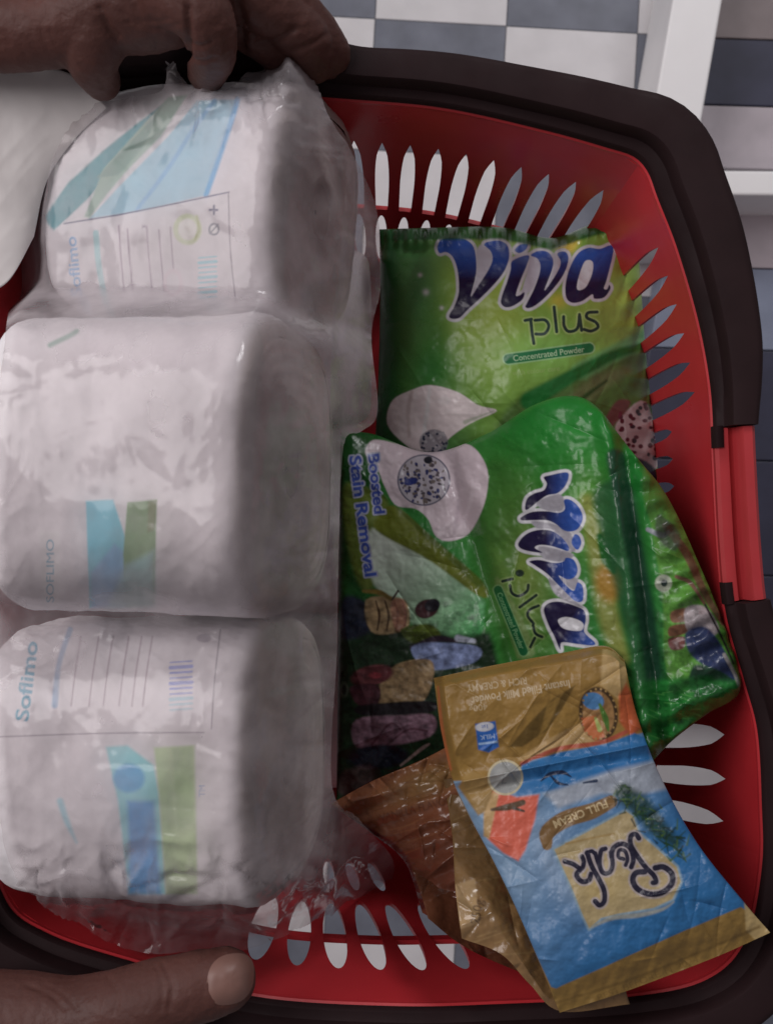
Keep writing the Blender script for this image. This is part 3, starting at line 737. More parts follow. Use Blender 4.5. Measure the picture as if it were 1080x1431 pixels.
# loose white sheet at the far corner
def white_sheet():
    n = 90
    b = {'top': [(-60, 92), (40, 94), (100, 104), (150, 150)], 'bot': [(-60, 420), (-20, 410), (14, 390), (46, 330)],
         'l': [(-60, 92), (-60, 250), (-60, 420)], 'r': [(150, 150), (104, 195), (66, 250), (46, 330)]}
    U, V, px, py = coons(b, n, n)
    z = 0.247 - 0.006 * V + 0.003 * fbm(px / 110, py / 110, 4) + 0.0012 * (ridged(px / 120 + py / 150, py / 200, 8) - 0.5) - 0.004 * U ** 3
    P = at_arr(px, py, z)
    o = mesh_from('plastic_sheet', P.reshape(-1, 3), grid_faces(n, n), M['sheet'])
    sm = o.modifiers.new('thickness', 'SOLIDIFY'); sm.thickness = 0.0006
    tag(o, 'opaque whitish plastic sheet hanging over the basket rim beneath the fist and wrist', 'plastic sheet')
def coons(b, nu, nv):
    T = spline(b['top'], nu); B_ = spline(b['bot'], nu); L = spline(b['l'], nv); Rr = spline(b['r'], nv)
    u = np.linspace(0, 1, nu)[:, None, None]; v = np.linspace(0, 1, nv)[None, :, None]
    S = (1 - v) * T[:, None] + v * B_[:, None] + (1 - u) * L[None] + u * Rr[None] - ((1 - u) * (1 - v) * T[0] + u * (1 - v) * T[-1] + (1 - u) * v * B_[0] + u * v * B_[-1])
    U, V = np.meshgrid(np.linspace(0, 1, nu), np.linspace(0, 1, nv), indexing='ij')
    return U, V, S[..., 0], S[..., 1]
white_sheet()

# ------------------------------------------------------------------ printed pouches and sachets
def pouch(name, b, nu, nv, zfun, paint, base, mat, thick, label, cat, group=None, zmin=0.006, front_name='front_panel'):
    U, V, px, py = coons(b, nu, nv)
    z = zfun(U, V, px, py)
    P = at_arr(px, py, z)
    c = P[nu // 2, nv // 2]
    pt = Paint(px, py, base); paint(pt)
    root = empty(name, (float(c[0]), float(c[1]), float(max(zmin, z.mean() - thick))))
    fo = mesh_from(front_name, P.reshape(-1, 3), grid_faces(nu, nv), M[mat], colors=pt.C); at_root(root, fo)
    # back panel: the same outline, bulging downwards, joined along the seams
    m1, m2 = 60, 60
    iu = np.round(np.linspace(0, nu - 1, m1)).astype(int); iv = np.round(np.linspace(0, nv - 1, m2)).astype(int)
    Q = P[np.ix_(iu, iv)].copy(); uu, vv_ = U[np.ix_(iu, iv)], V[np.ix_(iu, iv)]
    env = (np.clip(4 * uu * (1 - uu), 0, 1) * np.clip(4 * vv_ * (1 - vv_), 0, 1)) ** 0.55
    x, y = Q[..., 0].copy(), Q[..., 1].copy()
    Q[..., 2] = np.maximum(Q[..., 2] - 0.0006 - thick * env, zmin)
    bc = np.tile(pt.C.reshape(nu, nv, 3)[3, 3] * 0.9, (m1 * m2, 1))
    bo = mesh_from('back_panel', Q.reshape(-1, 3), grid_faces(m1, m2, flip=True), M[mat], colors=bc); at_root(root, bo)
    tag(root, label, cat, group)
    return root

def Z1(pts): return [(580 + x / 3.375, 300 + y / 3.375) for x, y in pts]
def Z3(pts): return [(680 + x / 4.768, 640 + y / 4.768) for x, y in pts]
def Z2(pts): return [(460 + x / 3.975, 540 + y / 3.975) for x, y in pts]
def Z5(pts): return [(590 + x / 3.375, 890 + y / 3.375) for x, y in pts]
def Z6(pts): return [(660 + x / 2.571, 1060 + y / 2.571) for x, y in pts]
PRINT[0] = 0.68
NAVY = alb(26, 20, 52); ROYAL = alb(36, 72, 146); OUTL = alb(174, 174, 178)

def paintA(p):
    p.curvy = True
    PRINT[0] = 0.88
    X, Y = p.X, p.Y
    p.mix(smoothstep(620, 700, X), alb(78, 116, 40))
    p.glow(640, 440, 90, 130, alb(112, 146, 58), 0.9)
    p.glow(585, 400, 30, 90, alb(64, 128, 80), 0.7)
    p.glow(610, 480, 26, 70, alb(20, 92, 34), 0.7)
    p.glow(690, 420, 60, 90, alb(124, 138, 50), 0.7)
    p.glow(860, 420, 60, 100, alb(122, 142, 58), 0.9)
    p.glow(730, 350, 60, 25, alb(120, 150, 80), 0.6)
    p.glow(780, 490, 90, 26, alb(104, 150, 66), 0.8)
    p.poly([(775, 328), (808, 330), (800, 352), (780, 350)], alb(176, 150, 56), 14, 0.8)
    p.glow(780, 420, 14, 12, alb(160, 140, 46), 0.6)
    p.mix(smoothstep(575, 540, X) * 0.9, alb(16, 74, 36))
    p.glow(600, 520, 40, 40, alb(22, 92, 36), 0.7)
    # lower right: photo print
    p.poly([(720, 560), (800, 520), (900, 468), (930, 470), (940, 700), (820, 700), (700, 620)], alb(58, 84, 40), 14, 0.9)
    p.poly([(800, 512), (860, 480), (915, 455), (915, 478), (860, 505), (815, 530)], alb(84, 140, 84), 10, 0.9)
    p.stroke([(740, 560), (800, 525), (860, 495), (918, 478)], (26, 18, 14, 10), alb(22, 84, 34), 8)
    p.stroke([(780, 590), (830, 540), (880, 515)], (30, 26, 12), alb(88, 98, 62), 14, 0.8)
    p.stroke([(770, 600), (810, 560), (850, 530)], (8, 8, 3), alb(34, 60, 26), 6)
    p.poly([(862, 590), (900, 560), (918, 620), (916, 655), (885, 640), (865, 615)], alb(150, 138, 138), 4)
    r = np.random.default_rng(3)
    for k in range(46):
        x, y = r.uniform(862, 918), r.uniform(560, 655); p.ell(x, y, r.uniform(2, 4), r.uniform(2, 4), alb(70, 26, 36) if k % 3 else alb(40, 34, 40), 0, 2)
    p.poly([(850, 600), (875, 575), (880, 560), (862, 560), (846, 585)], alb(92, 40, 52), 5, 0.8)
    p.poly([(880, 640), (915, 655), (915, 700), (890, 690)], alb(28, 30, 46), 5)
    p.stroke([(905, 330), (912, 400), (908, 470)], 5, alb(150, 150, 140), 3, 0.25)
    # cloth print
    p.poly([(541, 592), (548, 560), (575, 545), (602, 538), (640, 548), (668, 566), (694, 574), (660, 590), (628, 612), (600, 640), (565, 620)], alb(184, 172, 172), 3, curve=True)
    p.stroke([(575, 548), (570, 575), (572, 612)], (5, 6, 4), alb(154, 140, 138), 5, 0.8)
    p.stroke([(600, 542), (596, 580), (590, 620)], (4, 6, 4), alb(198, 188, 186), 6, 0.7)
    p.ell(606, 618, 20, 18, alb(96, 96, 104), 0, 3, 0.8)
    for k in range(40):
        a, q = r.uniform(0, 6.28), 19 * math.sqrt(r.uniform()); p.ell(606 + q * math.cos(a), 618 + q * math.sin(a), 1.8, 1.8, alb(40, 44, 60) if k % 2 else alb(140, 136, 140), 0, 1.5)
    p.stroke([(650, 590), (690, 574)], (6, 1), alb(120, 130, 110), 4, 0.7)
    # lettering
    Vp = Z1([(105, 150), (125, 115), (175, 108), (235, 115), (275, 150), (288, 220), (285, 290), (262, 385), (300, 330), (345, 260), (365, 210), (355, 170), (325, 140), (350, 125), (400, 122), (435, 145), (443, 200), (420, 265), (370, 330), (300, 400), (250, 445), (210, 485), (175, 490), (160, 475), (185, 430), (205, 370), (205, 300), (195, 240), (175, 195), (145, 175), (115, 180)])
    ip = Z1([(460, 215), (535, 190), (525, 240), (500, 300), (475, 375), (490, 380), (515, 365), (505, 400), (460, 430), (425, 435), (405, 415), (410, 380), (435, 310), (450, 260)])
    dp = Z1([(470, 165), (495, 140), (530, 138), (520, 165), (490, 180)])
    vp = Z1([(545, 190), (580, 170), (625, 175), (650, 210), (645, 260), (610, 355), (645, 310), (680, 250), (685, 215), (670, 185), (690, 172), (715, 180), (722, 215), (700, 280), (650, 350), (590, 410), (545, 438), (520, 435), (530, 410), (560, 350), (585, 280), (590, 235), (575, 205)])
    ap = Z1([(935, 150), (905, 300), (890, 345), (905, 350), (915, 330), (920, 350), (890, 390), (845, 395), (835, 375), (790, 405), (745, 415), (715, 395), (708, 340), (725, 260), (765, 185), (815, 155), (870, 160)])
    ah = Z1([(830, 215), (800, 220), (775, 280), (762, 340), (775, 355), (805, 340), (830, 290), (840, 240)])
    for g in (Vp, ip, dp, vp, ap): p.poly(g, OUTL, 2.5, grow=4.2)
    for g in (Z1([(285, 300), (262, 390), (350, 262), (370, 210), (325, 140), (290, 170)]), Z1([(545, 195), (590, 230), (560, 340), (500, 380), (530, 260)]), Z1([(648, 260), (612, 355), (685, 240), (668, 185), (640, 190)])):
        p.poly(g, alb(142, 140, 148), 3)
    top, bot = Z1([(500, 130)])[0], Z1([(500, 420)])[0]
    for g in (Vp, ip, dp, vp): p.poly(g, NAVY, 1.8, grad=((top[0], top[1] + 14, ROYAL), (bot[0], bot[1] - 34, NAVY)))
    p.poly(ap, NAVY, 1.8, holes=[ah], grad=((top[0], top[1] + 14, ROYAL), (bot[0], bot[1] - 30, NAVY)))
    DK = alb(26, 46, 40); LT = alb(132, 154, 92)
    S = [Z1([(518, 498), (548, 492)]), Z1([(545, 497), (552, 560), (560, 610)]), Z1([(565, 497), (612, 496), (630, 525), (610, 560), (562, 562)]), Z1([(655, 435), (662, 500), (668, 555)]), Z1([(700, 480), (703, 525), (725, 550), (765, 535), (775, 470)]), Z1([(775, 470), (785, 545)]), Z1([(858, 458), (815, 462), (810, 485), (850, 505), (862, 530), (830, 548), (795, 540)])]
    for q in S: p.stroke(q, 8.5, LT, 3, 0.75)
    for q in S: p.stroke(q, 4.4, DK, 1.6)
    p.stroke(Z1([(440, 680), (820, 628)]), 17, alb(120, 158, 110), 2.5, curve=False)
    p.stroke(Z1([(440, 680), (820, 628)]), 13.5, alb(20, 92, 52), 2, curve=False)
    c = Z1([(630, 655)])[0]
    p.text('Concentrated Powder', c[0], c[1], 8.5, 7.5, alb(150, 176, 140), width=100, soft=1.6)
    c = Z1([(570, 735)])[0]; p.text('with colour care', c[0], c[1], 7, 6, alb(120, 140, 84), width=66, soft=2, a=0.6)
    for x, y, q in ((595, 408, 4.5), (587, 384, 3.2), (617, 430, 3)):
        p.glow(x, y, q, q, alb(190, 200, 190), 0.8)
    yt = np.interp(X, [530, 600, 700, 770, 830, 908], [320, 318, 317, 332, 312, 297])
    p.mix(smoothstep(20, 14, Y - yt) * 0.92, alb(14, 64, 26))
    p.mottle(26, 0.10, 4)

def zA(U, V, px, py):
    env = np.clip(4 * U * (1 - U), 0, 1) ** 0.5 * np.clip(4 * V * (1 - V), 0, 1) ** 0.45
    z = 0.118 + 0.012 * U + 0.006 * V + 0.044 * env
    seal = smoothstep(0.10, 0.04, V)
    z -= 0.004 * smoothstep(0.13, 0.07, V) * (1 - seal)
    z += seal * (0.010 * np.sin(U * 7.5 + 0.6) * (0.4 + U) - 0.004)
    z += 0.006 * fbm(px / 130, py / 130, 11) + 0.0030 * fbm(px / 45, py / 45, 12) + 0.0009 * creases(px, py, 34, 21, 20, 80, 6, (540, 310, 910, 640))
    z += 0.0018 * smoothstep(0.9, 1, U) * np.sin(py / 5.5) + 0.0007 * seal * np.sin(px / 2.2)
    z += smoothstep(0.25, 0.10, V) * 0.004 * np.sin(px / 17 + 2 * np.sin(px / 41)) * (1 - seal)
    return z
bA = {'top': [(530, 320), (600, 318), (700, 317), (770, 332), (830, 312), (908, 297)], 'bot': [(520, 690), (640, 690), (780, 690), (922, 690)],
      'l': [(530, 320), (531, 420), (528, 540), (520, 690)], 'r': [(908, 297), (893, 330), (897, 420), (905, 520), (916, 620), (922, 690)]}
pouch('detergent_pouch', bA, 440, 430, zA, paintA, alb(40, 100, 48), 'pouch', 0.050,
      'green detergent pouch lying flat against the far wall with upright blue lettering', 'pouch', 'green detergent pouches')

def paintB(p):
    p.curvy = True
    PRINT[0] = 0.60
    X, Y = p.X, p.Y
    r = np.random.default_rng(5)
    p.mix(smoothstep(740, 690, Y) * smoothstep(660, 720, X), alb(20, 100, 34))
    p.glow(800, 620, 70, 50, alb(30, 122, 40), 0.7)
    p.glow(740, 700, 50, 60, alb(44, 104, 30), 0.6)
    p.glow(730, 800, 42, 110, alb(108, 122, 52), 0.75, -12)
    p.glow(820, 720, 30, 60, alb(92, 142, 50), 0.8)
    p.stroke([(820, 700), (835, 780), (850, 860), (868, 920)], (20, 26, 30, 22), alb(128, 130, 62), 16, 0.8)
    p.ell(850, 815, 17, 26, alb(150, 112, 40), -10, 14, 0.9)
    p.stroke([(838, 750), (850, 780), (858, 800)], (10, 22, 8), alb(22, 88, 26), 6)
    p.stroke([(858, 700), (880, 800), (905, 920), (915, 1040)], (60, 52, 46, 40), alb(32, 78, 46), 14, 0.85)
    p.stroke([(860, 640), (888, 780), (908, 900), (918, 1000)], (26, 22, 22, 20), alb(24, 58, 42), 8, 0.9)
    p.poly([(700, 1000), (716, 840), (690, 760), (640, 700), (700, 640), (730, 720), (700, 900)], alb(46, 98, 34), 14, 0.5)
    # far edge: printed side with figures
    p.poly([(905, 690), (935, 700), (1000, 820), (1045, 960), (1040, 1000), (940, 960), (925, 830)], alb(70, 122, 42), 6)
    p.poly([(905, 640), (930, 690), (955, 740), (930, 760), (900, 700)], alb(60, 104, 38), 8)
    p.stroke([(930, 735), (960, 775), (985, 830), (1010, 870)], (10, 12, 10, 8), alb(88, 62, 50), 4, 0.9)
    p.stroke([(905, 740), (925, 748), (935, 742)], (6, 8, 4), alb(120, 124, 132), 3)
    p.poly([(920, 720), (950, 745), (942, 770), (918, 750)], alb(52, 60, 48), 5, 0.8)
    p.ell(927, 815, 12, 12, alb(150, 158, 140), 0, 3); p.ell(928, 815, 4.5, 5, alb(34, 50, 46), 0, 2)
    p.poly([(938, 855), (962, 850), (964, 866), (940, 870)], alb(104, 72, 52), 3); p.poly([(936, 876), (960, 872), (960, 884), (936, 890)], alb(98, 66, 46), 3); p.poly([(934, 893), (956, 890), (955, 906), (938, 908)], alb(84, 48, 44), 3)
    p.stroke([(945, 806), (965, 815), (985, 845)], (5, 6, 4), alb(104, 76, 62), 3)
    p.poly([(958, 850), (985, 848), (1005, 880), (985, 892), (960, 880)], alb(138, 130, 132), 4)
    p.poly([(958, 885), (985, 876), (1010, 905), (1028, 950), (1000, 940), (965, 915)], alb(38, 48, 78), 5)
    p.poly([(970, 930), (1010, 940), (1036, 966), (1000, 975), (965, 965)], alb(22, 52, 36), 5)
    p.stroke([(1012, 915), (1028, 945), (1034, 966)], 5, alb(130, 126, 124), 3)
    p.stroke([(985, 845), (1008, 890), (1026, 930)], 3, alb(30, 30, 34), 3)
    p.poly([(880, 960), (1040, 960), (1000, 1070), (890, 1070)], alb(22, 92, 34), 12, 0.9)
    for k in range(26):
        x, y = r.uniform(885, 985), r.uniform(965, 1050); p.stroke([(x, y), (x + 14, y + r.uniform(-3, 9))], (1, 3, 1), alb(74, 138, 64), 2.5, 0.6, curve=False)
    # near the bag: cloth, swoosh and photo
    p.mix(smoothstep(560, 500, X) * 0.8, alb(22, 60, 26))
    p.poly(Z2([(80, 560), (200, 560), (330, 640), (300, 800), (260, 1080), (180, 1120), (100, 880)]), alb(96, 110, 40), 10, 0.85)
    p.poly(Z2([(240, 790), (560, 950), (830, 1160), (860, 1250), (820, 1420), (600, 1420), (250, 1100)]), alb(118, 136, 116), 8, grad=((540, 760, alb(176, 186, 174)), (660, 890, alb(62, 138, 76))))
    p.poly(Z2([(290, 700), (380, 670), (600, 870), (860, 1100), (840, 1170), (560, 970), (260, 800)]), alb(92, 102, 26), 5)
    p.stroke(Z2([(380, 680), (600, 880), (850, 1110)]), (3, 8, 12), alb(66, 84, 22), 5, 0.8)
    p.poly(Z2([(200, 370), (230, 305), (290, 298), (400, 325), (500, 352), (620, 330), (740, 315), (820, 355), (880, 470), (870, 620), (820, 750), (760, 830), (660, 860), (590, 830), (550, 740), (480, 680), (370, 660), (310, 560), (260, 440)]), alb(188, 174, 180), 3, curve=True)
    p.stroke(Z2([(700, 480), (720, 640), (690, 830)]), (3, 6, 3), alb(164, 150, 158), 6, 0.7)
    p.stroke(Z2([(800, 520), (780, 660), (720, 800)]), (3, 6, 3), alb(202, 190, 196), 6, 0.7)
    cx, cy = Z2([(525, 520)])[0]
    p.ell(cx, cy, 37, 36, alb(82, 82, 98), 0, 2); p.ell(cx, cy, 35, 34, alb(158, 152, 160), 0, 2)
    for k in range(110):
        a, q = r.uniform(0, 6.28), 33 * math.sqrt(r.uniform())
        p.ell(cx + q * math.cos(a), cy + q * math.sin(a), r.uniform(1.2, 3.4), r.uniform(1.2, 2.6), (alb(40, 46, 92), alb(70, 62, 70), alb(98, 88, 84))[k % 3], r.uniform(0, 180), 1.5)
    p.ell(cx - 18, cy + 2, 10, 5, alb(34, 44, 104), -15, 2); p.ell(cx + 6, cy - 28, 6, 5, alb(22, 26, 36), 0, 2)
    WH = alb(146, 150, 170)
    p.text('Boosted', 526, 676, 15, -84, alb(52, 70, 146), width=84, bold=0.03, outline=(WH, 2.2), soft=1.4)
    p.text('Stain Removal', 507, 721, 16, -82.5, alb(52, 74, 152), width=170, bold=0.03, outline=(WH, 2.4), soft=1.4)
    # printed family photo
    p.poly([(478, 880), (520, 862), (640, 890), (690, 900), (690, 1110), (470, 1120)], alb(24, 44, 26), 12)
    p.poly([(480, 835), (515, 845), (520, 880), (478, 892)], alb(30, 36, 52), 8)
    p.poly([(512, 838), (560, 836), (572, 855), (566, 880), (520, 884)], alb(140, 118, 84), 4)
    for x in (527, 540, 553, 564): p.stroke([(x - 2, 840), (x + 3, 860), (x, 882)], (2, 4, 2), alb(70, 52, 34), 2.5)
    p.stroke([(508, 826), (530, 828), (548, 838)], (4, 8, 5), alb(110, 92, 40), 4); p.stroke([(548, 838), (556, 826)], 3, alb(60, 50, 44))
    p.poly([(546, 842), (566, 840), (566, 876), (552, 880)], alb(138, 92, 76), 4, 0.75)
    p.ell(596, 851, 17, 13, alb(58, 30, 34), -20, 3); p.ell(604, 846, 11, 9, alb(24, 22, 32), -20, 3)
    p.poly([(560, 880), (600, 872), (615, 890), (580, 900)], alb(66, 80, 24), 5)
    p.stroke([(575, 905), (610, 893), (640, 897)], (6, 10, 4), alb(44, 34, 46), 4)
    p.poly([(574, 908), (600, 898), (668, 904), (662, 926), (600, 936)], alb(112, 126, 164), 4)
    p.stroke([(640, 892), (662, 896)], (10, 6), alb(140, 146, 160), 4)
    p.poly([(552, 930), (600, 922), (605, 950), (585, 985), (530, 984), (528, 962)], alb(142, 118, 84), 4)
    p.ell(520, 944, 30, 14, alb(92, 46, 50), -12, 4); p.ell(524, 944, 8, 4, alb(150, 56, 66), 0, 4)
    p.poly([(490, 960), (528, 958), (528, 984), (500, 985)], alb(66, 34, 42), 4)
    p.poly([(505, 986), (600, 980), (600, 996), (508, 1000)], alb(26, 22, 26), 4)
    p.poly([(498, 1006), (560, 1000), (605, 1000), (600, 1030), (520, 1046), (495, 1040)], alb(122, 92, 106), 5)
    p.stroke([(520, 1040), (545, 1012), (560, 1020)], 3, alb(88, 54, 68), 3); p.stroke([(540, 1042), (570, 1020), (598, 1022)], 3, alb(90, 58, 70), 3)
    p.ell(528, 1058, 42, 17, alb(24, 28, 40), -4, 6); p.stroke([(560, 1070), (590, 1046), (600, 1040)], (3, 5, 3), alb(124, 104, 100), 3)
    p.ell(480, 964, 7, 11, alb(80, 90, 76), 0, 3, 0.7); p.ell(481, 964, 3, 7, alb(26, 30, 24), 0, 2)
    p.poly([(478, 1080), (520, 1070), (515, 1110), (475, 1110)], alb(74, 52, 56), 8, 0.6)
    reg = smoothstep(700, 660, X) * smoothstep(830, 850, Y); nz = fbm(X / 7, Y / 9, 77, 3); n2 = fbm(X / 16, Y / 6, 78, 3)
    p.C = np.clip(p.C * (1 + reg * (1.1 * nz + 0.9 * n2))[:, None], 0.003, 0.88)
    reg = smoothstep(905, 925, X) * smoothstep(690, 720, Y); p.C = np.clip(p.C * (1 + reg * (1.0 * nz + 0.8 * n2))[:, None], 0.003, 0.88)
    # lettering turned on its side
    V1 = Z3([(380, 130), (420, 115), (530, 95), (545, 130), (520, 190), (470, 235), (400, 250), (330, 300), (270, 345), (255, 330), (270, 270), (320, 235), (380, 215), (400, 170)])
    V2 = Z3([(230, 395), (300, 360), (400, 355), (480, 365), (520, 340), (515, 280), (560, 280), (615, 330), (640, 400), (610, 470), (560, 490), (510, 480), (460, 440), (400, 415), (300, 415), (235, 415)])
    I1 = Z3([(210, 570), (260, 510), (340, 480), (430, 485), (500, 530), (545, 590), (540, 620), (490, 605), (420, 585), (350, 580), (320, 600), (370, 630), (300, 625), (230, 605)])
    I2 = Z3([(565, 560), (585, 510), (615, 520), (630, 565), (610, 610), (585, 600)])
    v1 = Z3([(285, 690), (350, 680), (450, 700), (510, 690), (530, 665), (580, 680), (605, 740), (590, 790), (540, 810), (480, 785), (530, 850), (580, 885), (605, 830), (640, 860), (640, 950), (590, 955), (530, 900), (460, 830), (400, 770), (320, 715)])
    a1 = Z3([(380, 1010), (420, 965), (500, 960), (600, 990), (650, 1020), (660, 1080), (650, 1160), (720, 1230), (700, 1250), (600, 1240), (500, 1230), (490, 1280), (450, 1190), (410, 1110)])
    ah = Z3([(475, 1080), (530, 1060), (610, 1080), (645, 1110), (630, 1150), (560, 1150), (500, 1130)])
    for g in (V1, V2, I1, I2, v1, a1): p.poly(g, OUTL, 2.5, grow=4.4)
    for g in (Z3([(330, 300), (470, 240), (515, 280), (500, 350), (400, 350)]), Z3([(300, 420), (460, 445), (560, 500), (590, 620), (500, 600), (440, 480), (340, 470)]), Z3([(350, 590), (520, 620), (580, 650), (510, 690), (380, 670)]), Z3([(490, 800), (600, 800), (600, 870), (560, 870)]), Z3([(420, 800), (600, 960), (640, 1000), (540, 960), (450, 900)])):
        p.poly(g, alb(140, 138, 146), 3)
    gA = (680 + 580 / 4.768, 760, ROYAL); gB = (680 + 390 / 4.768, 760, NAVY)
    for g in (V1, V2, I1, I2, v1): p.poly(g, NAVY, 1.8, grad=(gA, gB))
    p.poly(a1, NAVY, 1.8, holes=[ah], grad=((830, 900, ROYAL), (790, 880, NAVY)))
    p.poly(Z3([(60, 850), (110, 840), (320, 1270), (220, 1340), (180, 1260)]), alb(116, 134, 82), 6, 0.6)
    S = [Z3([(105, 822), (170, 806)]), Z3([(155, 850), (168, 900), (215, 920), (268, 888), (278, 840)]), Z3([(220, 995), (330, 915)]), Z3([(345, 985), (290, 1010), (272, 1050), (312, 1105)]), Z3([(308, 1115), (325, 1170), (372, 1195)]), Z3([(290, 1260), (320, 1200)])]
    for q in S: p.stroke(q, 8, alb(124, 146, 88), 3, 0.7)
    for q in S: p.stroke(q, 4, alb(24, 40, 34), 1.6)
    p.ell(*Z3([(220, 768)])[0], 6, 5, alb(30, 44, 36), 0, 2)
    q = Z3([(75, 880), (245, 1290)])
    p.stroke(q, 15, alb(110, 150, 96), 2.5, curve=False); p.stroke(q, 12, alb(14, 88, 48), 2, curve=False)
    p.text('Concentrated Powder', (q[0][0] + q[1][0]) / 2, (q[0][1] + q[1][1]) / 2, 7.5, -67.5, alb(120, 170, 120), width=84, soft=1.6)
    p.mottle(24, 0.12, 9)

def zB(U, V, px, py):
    env = np.clip(4 * U * (1 - U), 0, 1) ** 0.45 * np.clip(4 * V * (1 - V), 0, 1) ** 0.5
    z = 0.150 + 0.068 * smoothstep(0.15, 1.0, U) + 0.004 * V + 0.030 * env
    # the deep crease dividing the two filled halves
    cr = (px - 690) * 0.80 + (py - 800) * -0.25
    cr = px - (640 + (py - 690) * 0.32)
    z -= 0.007 * np.exp(-(cr / 15) ** 2) * smoothstep(560, 720, py) * smoothstep(1000, 900, py)
    cl = px - (875 + (py - 640) * 0.13)
    z -= 0.006 * np.exp(-(cl / 11) ** 2); z += 0.004 * np.exp(-((cl + 22) / 14) ** 2)
    z += 0.007 * fbm(px / 110, py / 110, 31) + 0.0040 * fbm(px / 40, py / 40, 32) + 0.0013 * creases(px, py, 70, 41, 20, 90, 5.5, (480, 560, 1030, 1080))
    z += 0.0022 * smoothstep(0.80, 0.93, U) * np.sin((py + px * 0.4) / 6 + 3 * fbm(px / 50, py / 50, 7))
    z += 0.0016 * smoothstep(0.88, 1, V) * np.sin(px / 6)
    return z
bB = {'top': [(476, 604), (520, 606), (600, 632), (680, 606), (745, 566), (800, 553), (838, 572), (875, 625)], 'bot': [(470, 1128), (560, 1110), (700, 1075), (800, 1060), (910, 1066)],
      'l': [(476, 604), (474, 760), (472, 950), (470, 1128)], 'r': [(875, 625), (930, 690), (982, 800), (1018, 890), (1034, 965), (985, 1000), (940, 1035), (910, 1066)]}
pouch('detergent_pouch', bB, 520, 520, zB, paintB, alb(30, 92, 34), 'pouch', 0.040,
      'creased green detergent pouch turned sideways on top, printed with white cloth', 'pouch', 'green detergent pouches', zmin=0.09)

PRINT[0] = 0.78
# brown sachets
def paintC(p):
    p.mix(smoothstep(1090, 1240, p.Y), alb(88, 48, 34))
    p.glow(600, 1090, 60, 22, alb(132, 104, 60), 0.8, -25)
    r = np.random.default_rng(8)
    for k in range(60):
        x, y = r.uniform(470, 690), r.uniform(1060, 1290); L = r.uniform(20, 70); a = R(r.uniform(-28, -12))
        p.stroke([(x, y), (x + L * math.cos(a), y + L * math.sin(a))], (0.5, r.uniform(2, 5), 0.5), (alb(74, 40, 28), alb(132, 86, 52), alb(104, 58, 36))[k % 3], 3, 0.6, curve=False)
    p.text('VANILLA FLAVOUR', 585, 1130, 11, 14, alb(78, 44, 30), width=112, soft=2, a=0.8)
    p.stroke([(468, 1136), (520, 1166), (560, 1196), (580, 1240), (592, 1272)], (10, 12, 12, 10, 8), alb(70, 30, 26), 4)
    p.mottle(14, 0.2, 3)
def zC(U, V, px, py):
    env = np.clip(4 * U * (1 - U), 0, 1) ** 0.5 * np.clip(4 * V * (1 - V), 0, 1) ** 0.5
    return 0.186 + 0.020 * U + 0.010 * V + 0.006 * env + 0.005 * fbm(px / 40, py / 40, 51) + 0.0032 * creases(px, py, 60, 52, 15, 60, 4, (460, 1040, 700, 1300)) + 0.0012 * np.sin((px * 0.35 + py) / 5)
bC = {'top': [(462, 1124), (520, 1092), (590, 1062), (650, 1030)], 'bot': [(590, 1276), (625, 1296), (670, 1310), (720, 1300)], 'l': [(462, 1124), (520, 1166), (566, 1206), (590, 1276)], 'r': [(650, 1030), (670, 1120), (690, 1210), (720, 1300)]}
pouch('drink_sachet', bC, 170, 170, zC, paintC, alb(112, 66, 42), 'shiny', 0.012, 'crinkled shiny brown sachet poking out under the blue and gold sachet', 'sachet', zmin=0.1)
def paintD(p):
    r = np.random.default_rng(9)
    for k in range(60):
        x, y = r.uniform(620, 840), r.uniform(1110, 1400); L = r.uniform(20, 80); a = R(r.uniform(-25, -5))
        p.stroke([(x, y), (x + L * math.cos(a), y + L * math.sin(a))], (0.5, r.uniform(2, 7), 0.5), (alb(62, 46, 30), alb(138, 116, 76), alb(92, 68, 40))[k % 3], 3, 0.6, curve=False)
    p.poly([(632, 1238), (664, 1228), (670, 1290), (640, 1300)], alb(142, 118, 84), 4, 0.7)
    p.text('250g', 668, 1275, 13, 80, alb(44, 30, 24), soft=2, a=0.8)
    p.mottle(14, 0.25, 6)
def zD(U, V, px, py):
    return 0.204 + 0.046 * smoothstep(0, 1, V) + 0.004 * np.clip(4 * U * (1 - U), 0, 1) ** 0.5 + 0.004 * fbm(px / 40, py / 40, 61) + 0.0020 * creases(px, py, 40, 62, 15, 60, 4, (620, 1100, 840, 1400))
bD = {'top': [(620, 1090), (690, 1080), (780, 1070)], 'bot': [(645, 1312), (700, 1334), (740, 1376), (784, 1414), (880, 1404)], 'l': [(620, 1090), (632, 1170), (636, 1240), (645, 1312)], 'r': [(780, 1070), (820, 1200), (850, 1310), (880, 1404)]}
pouch('drink_sachet', bD, 170, 190, zD, paintD, alb(100, 76, 46), 'shiny', 0.008, 'dull gold sachet lying flat beneath the blue and gold milk sachet', 'sachet', zmin=0.15)

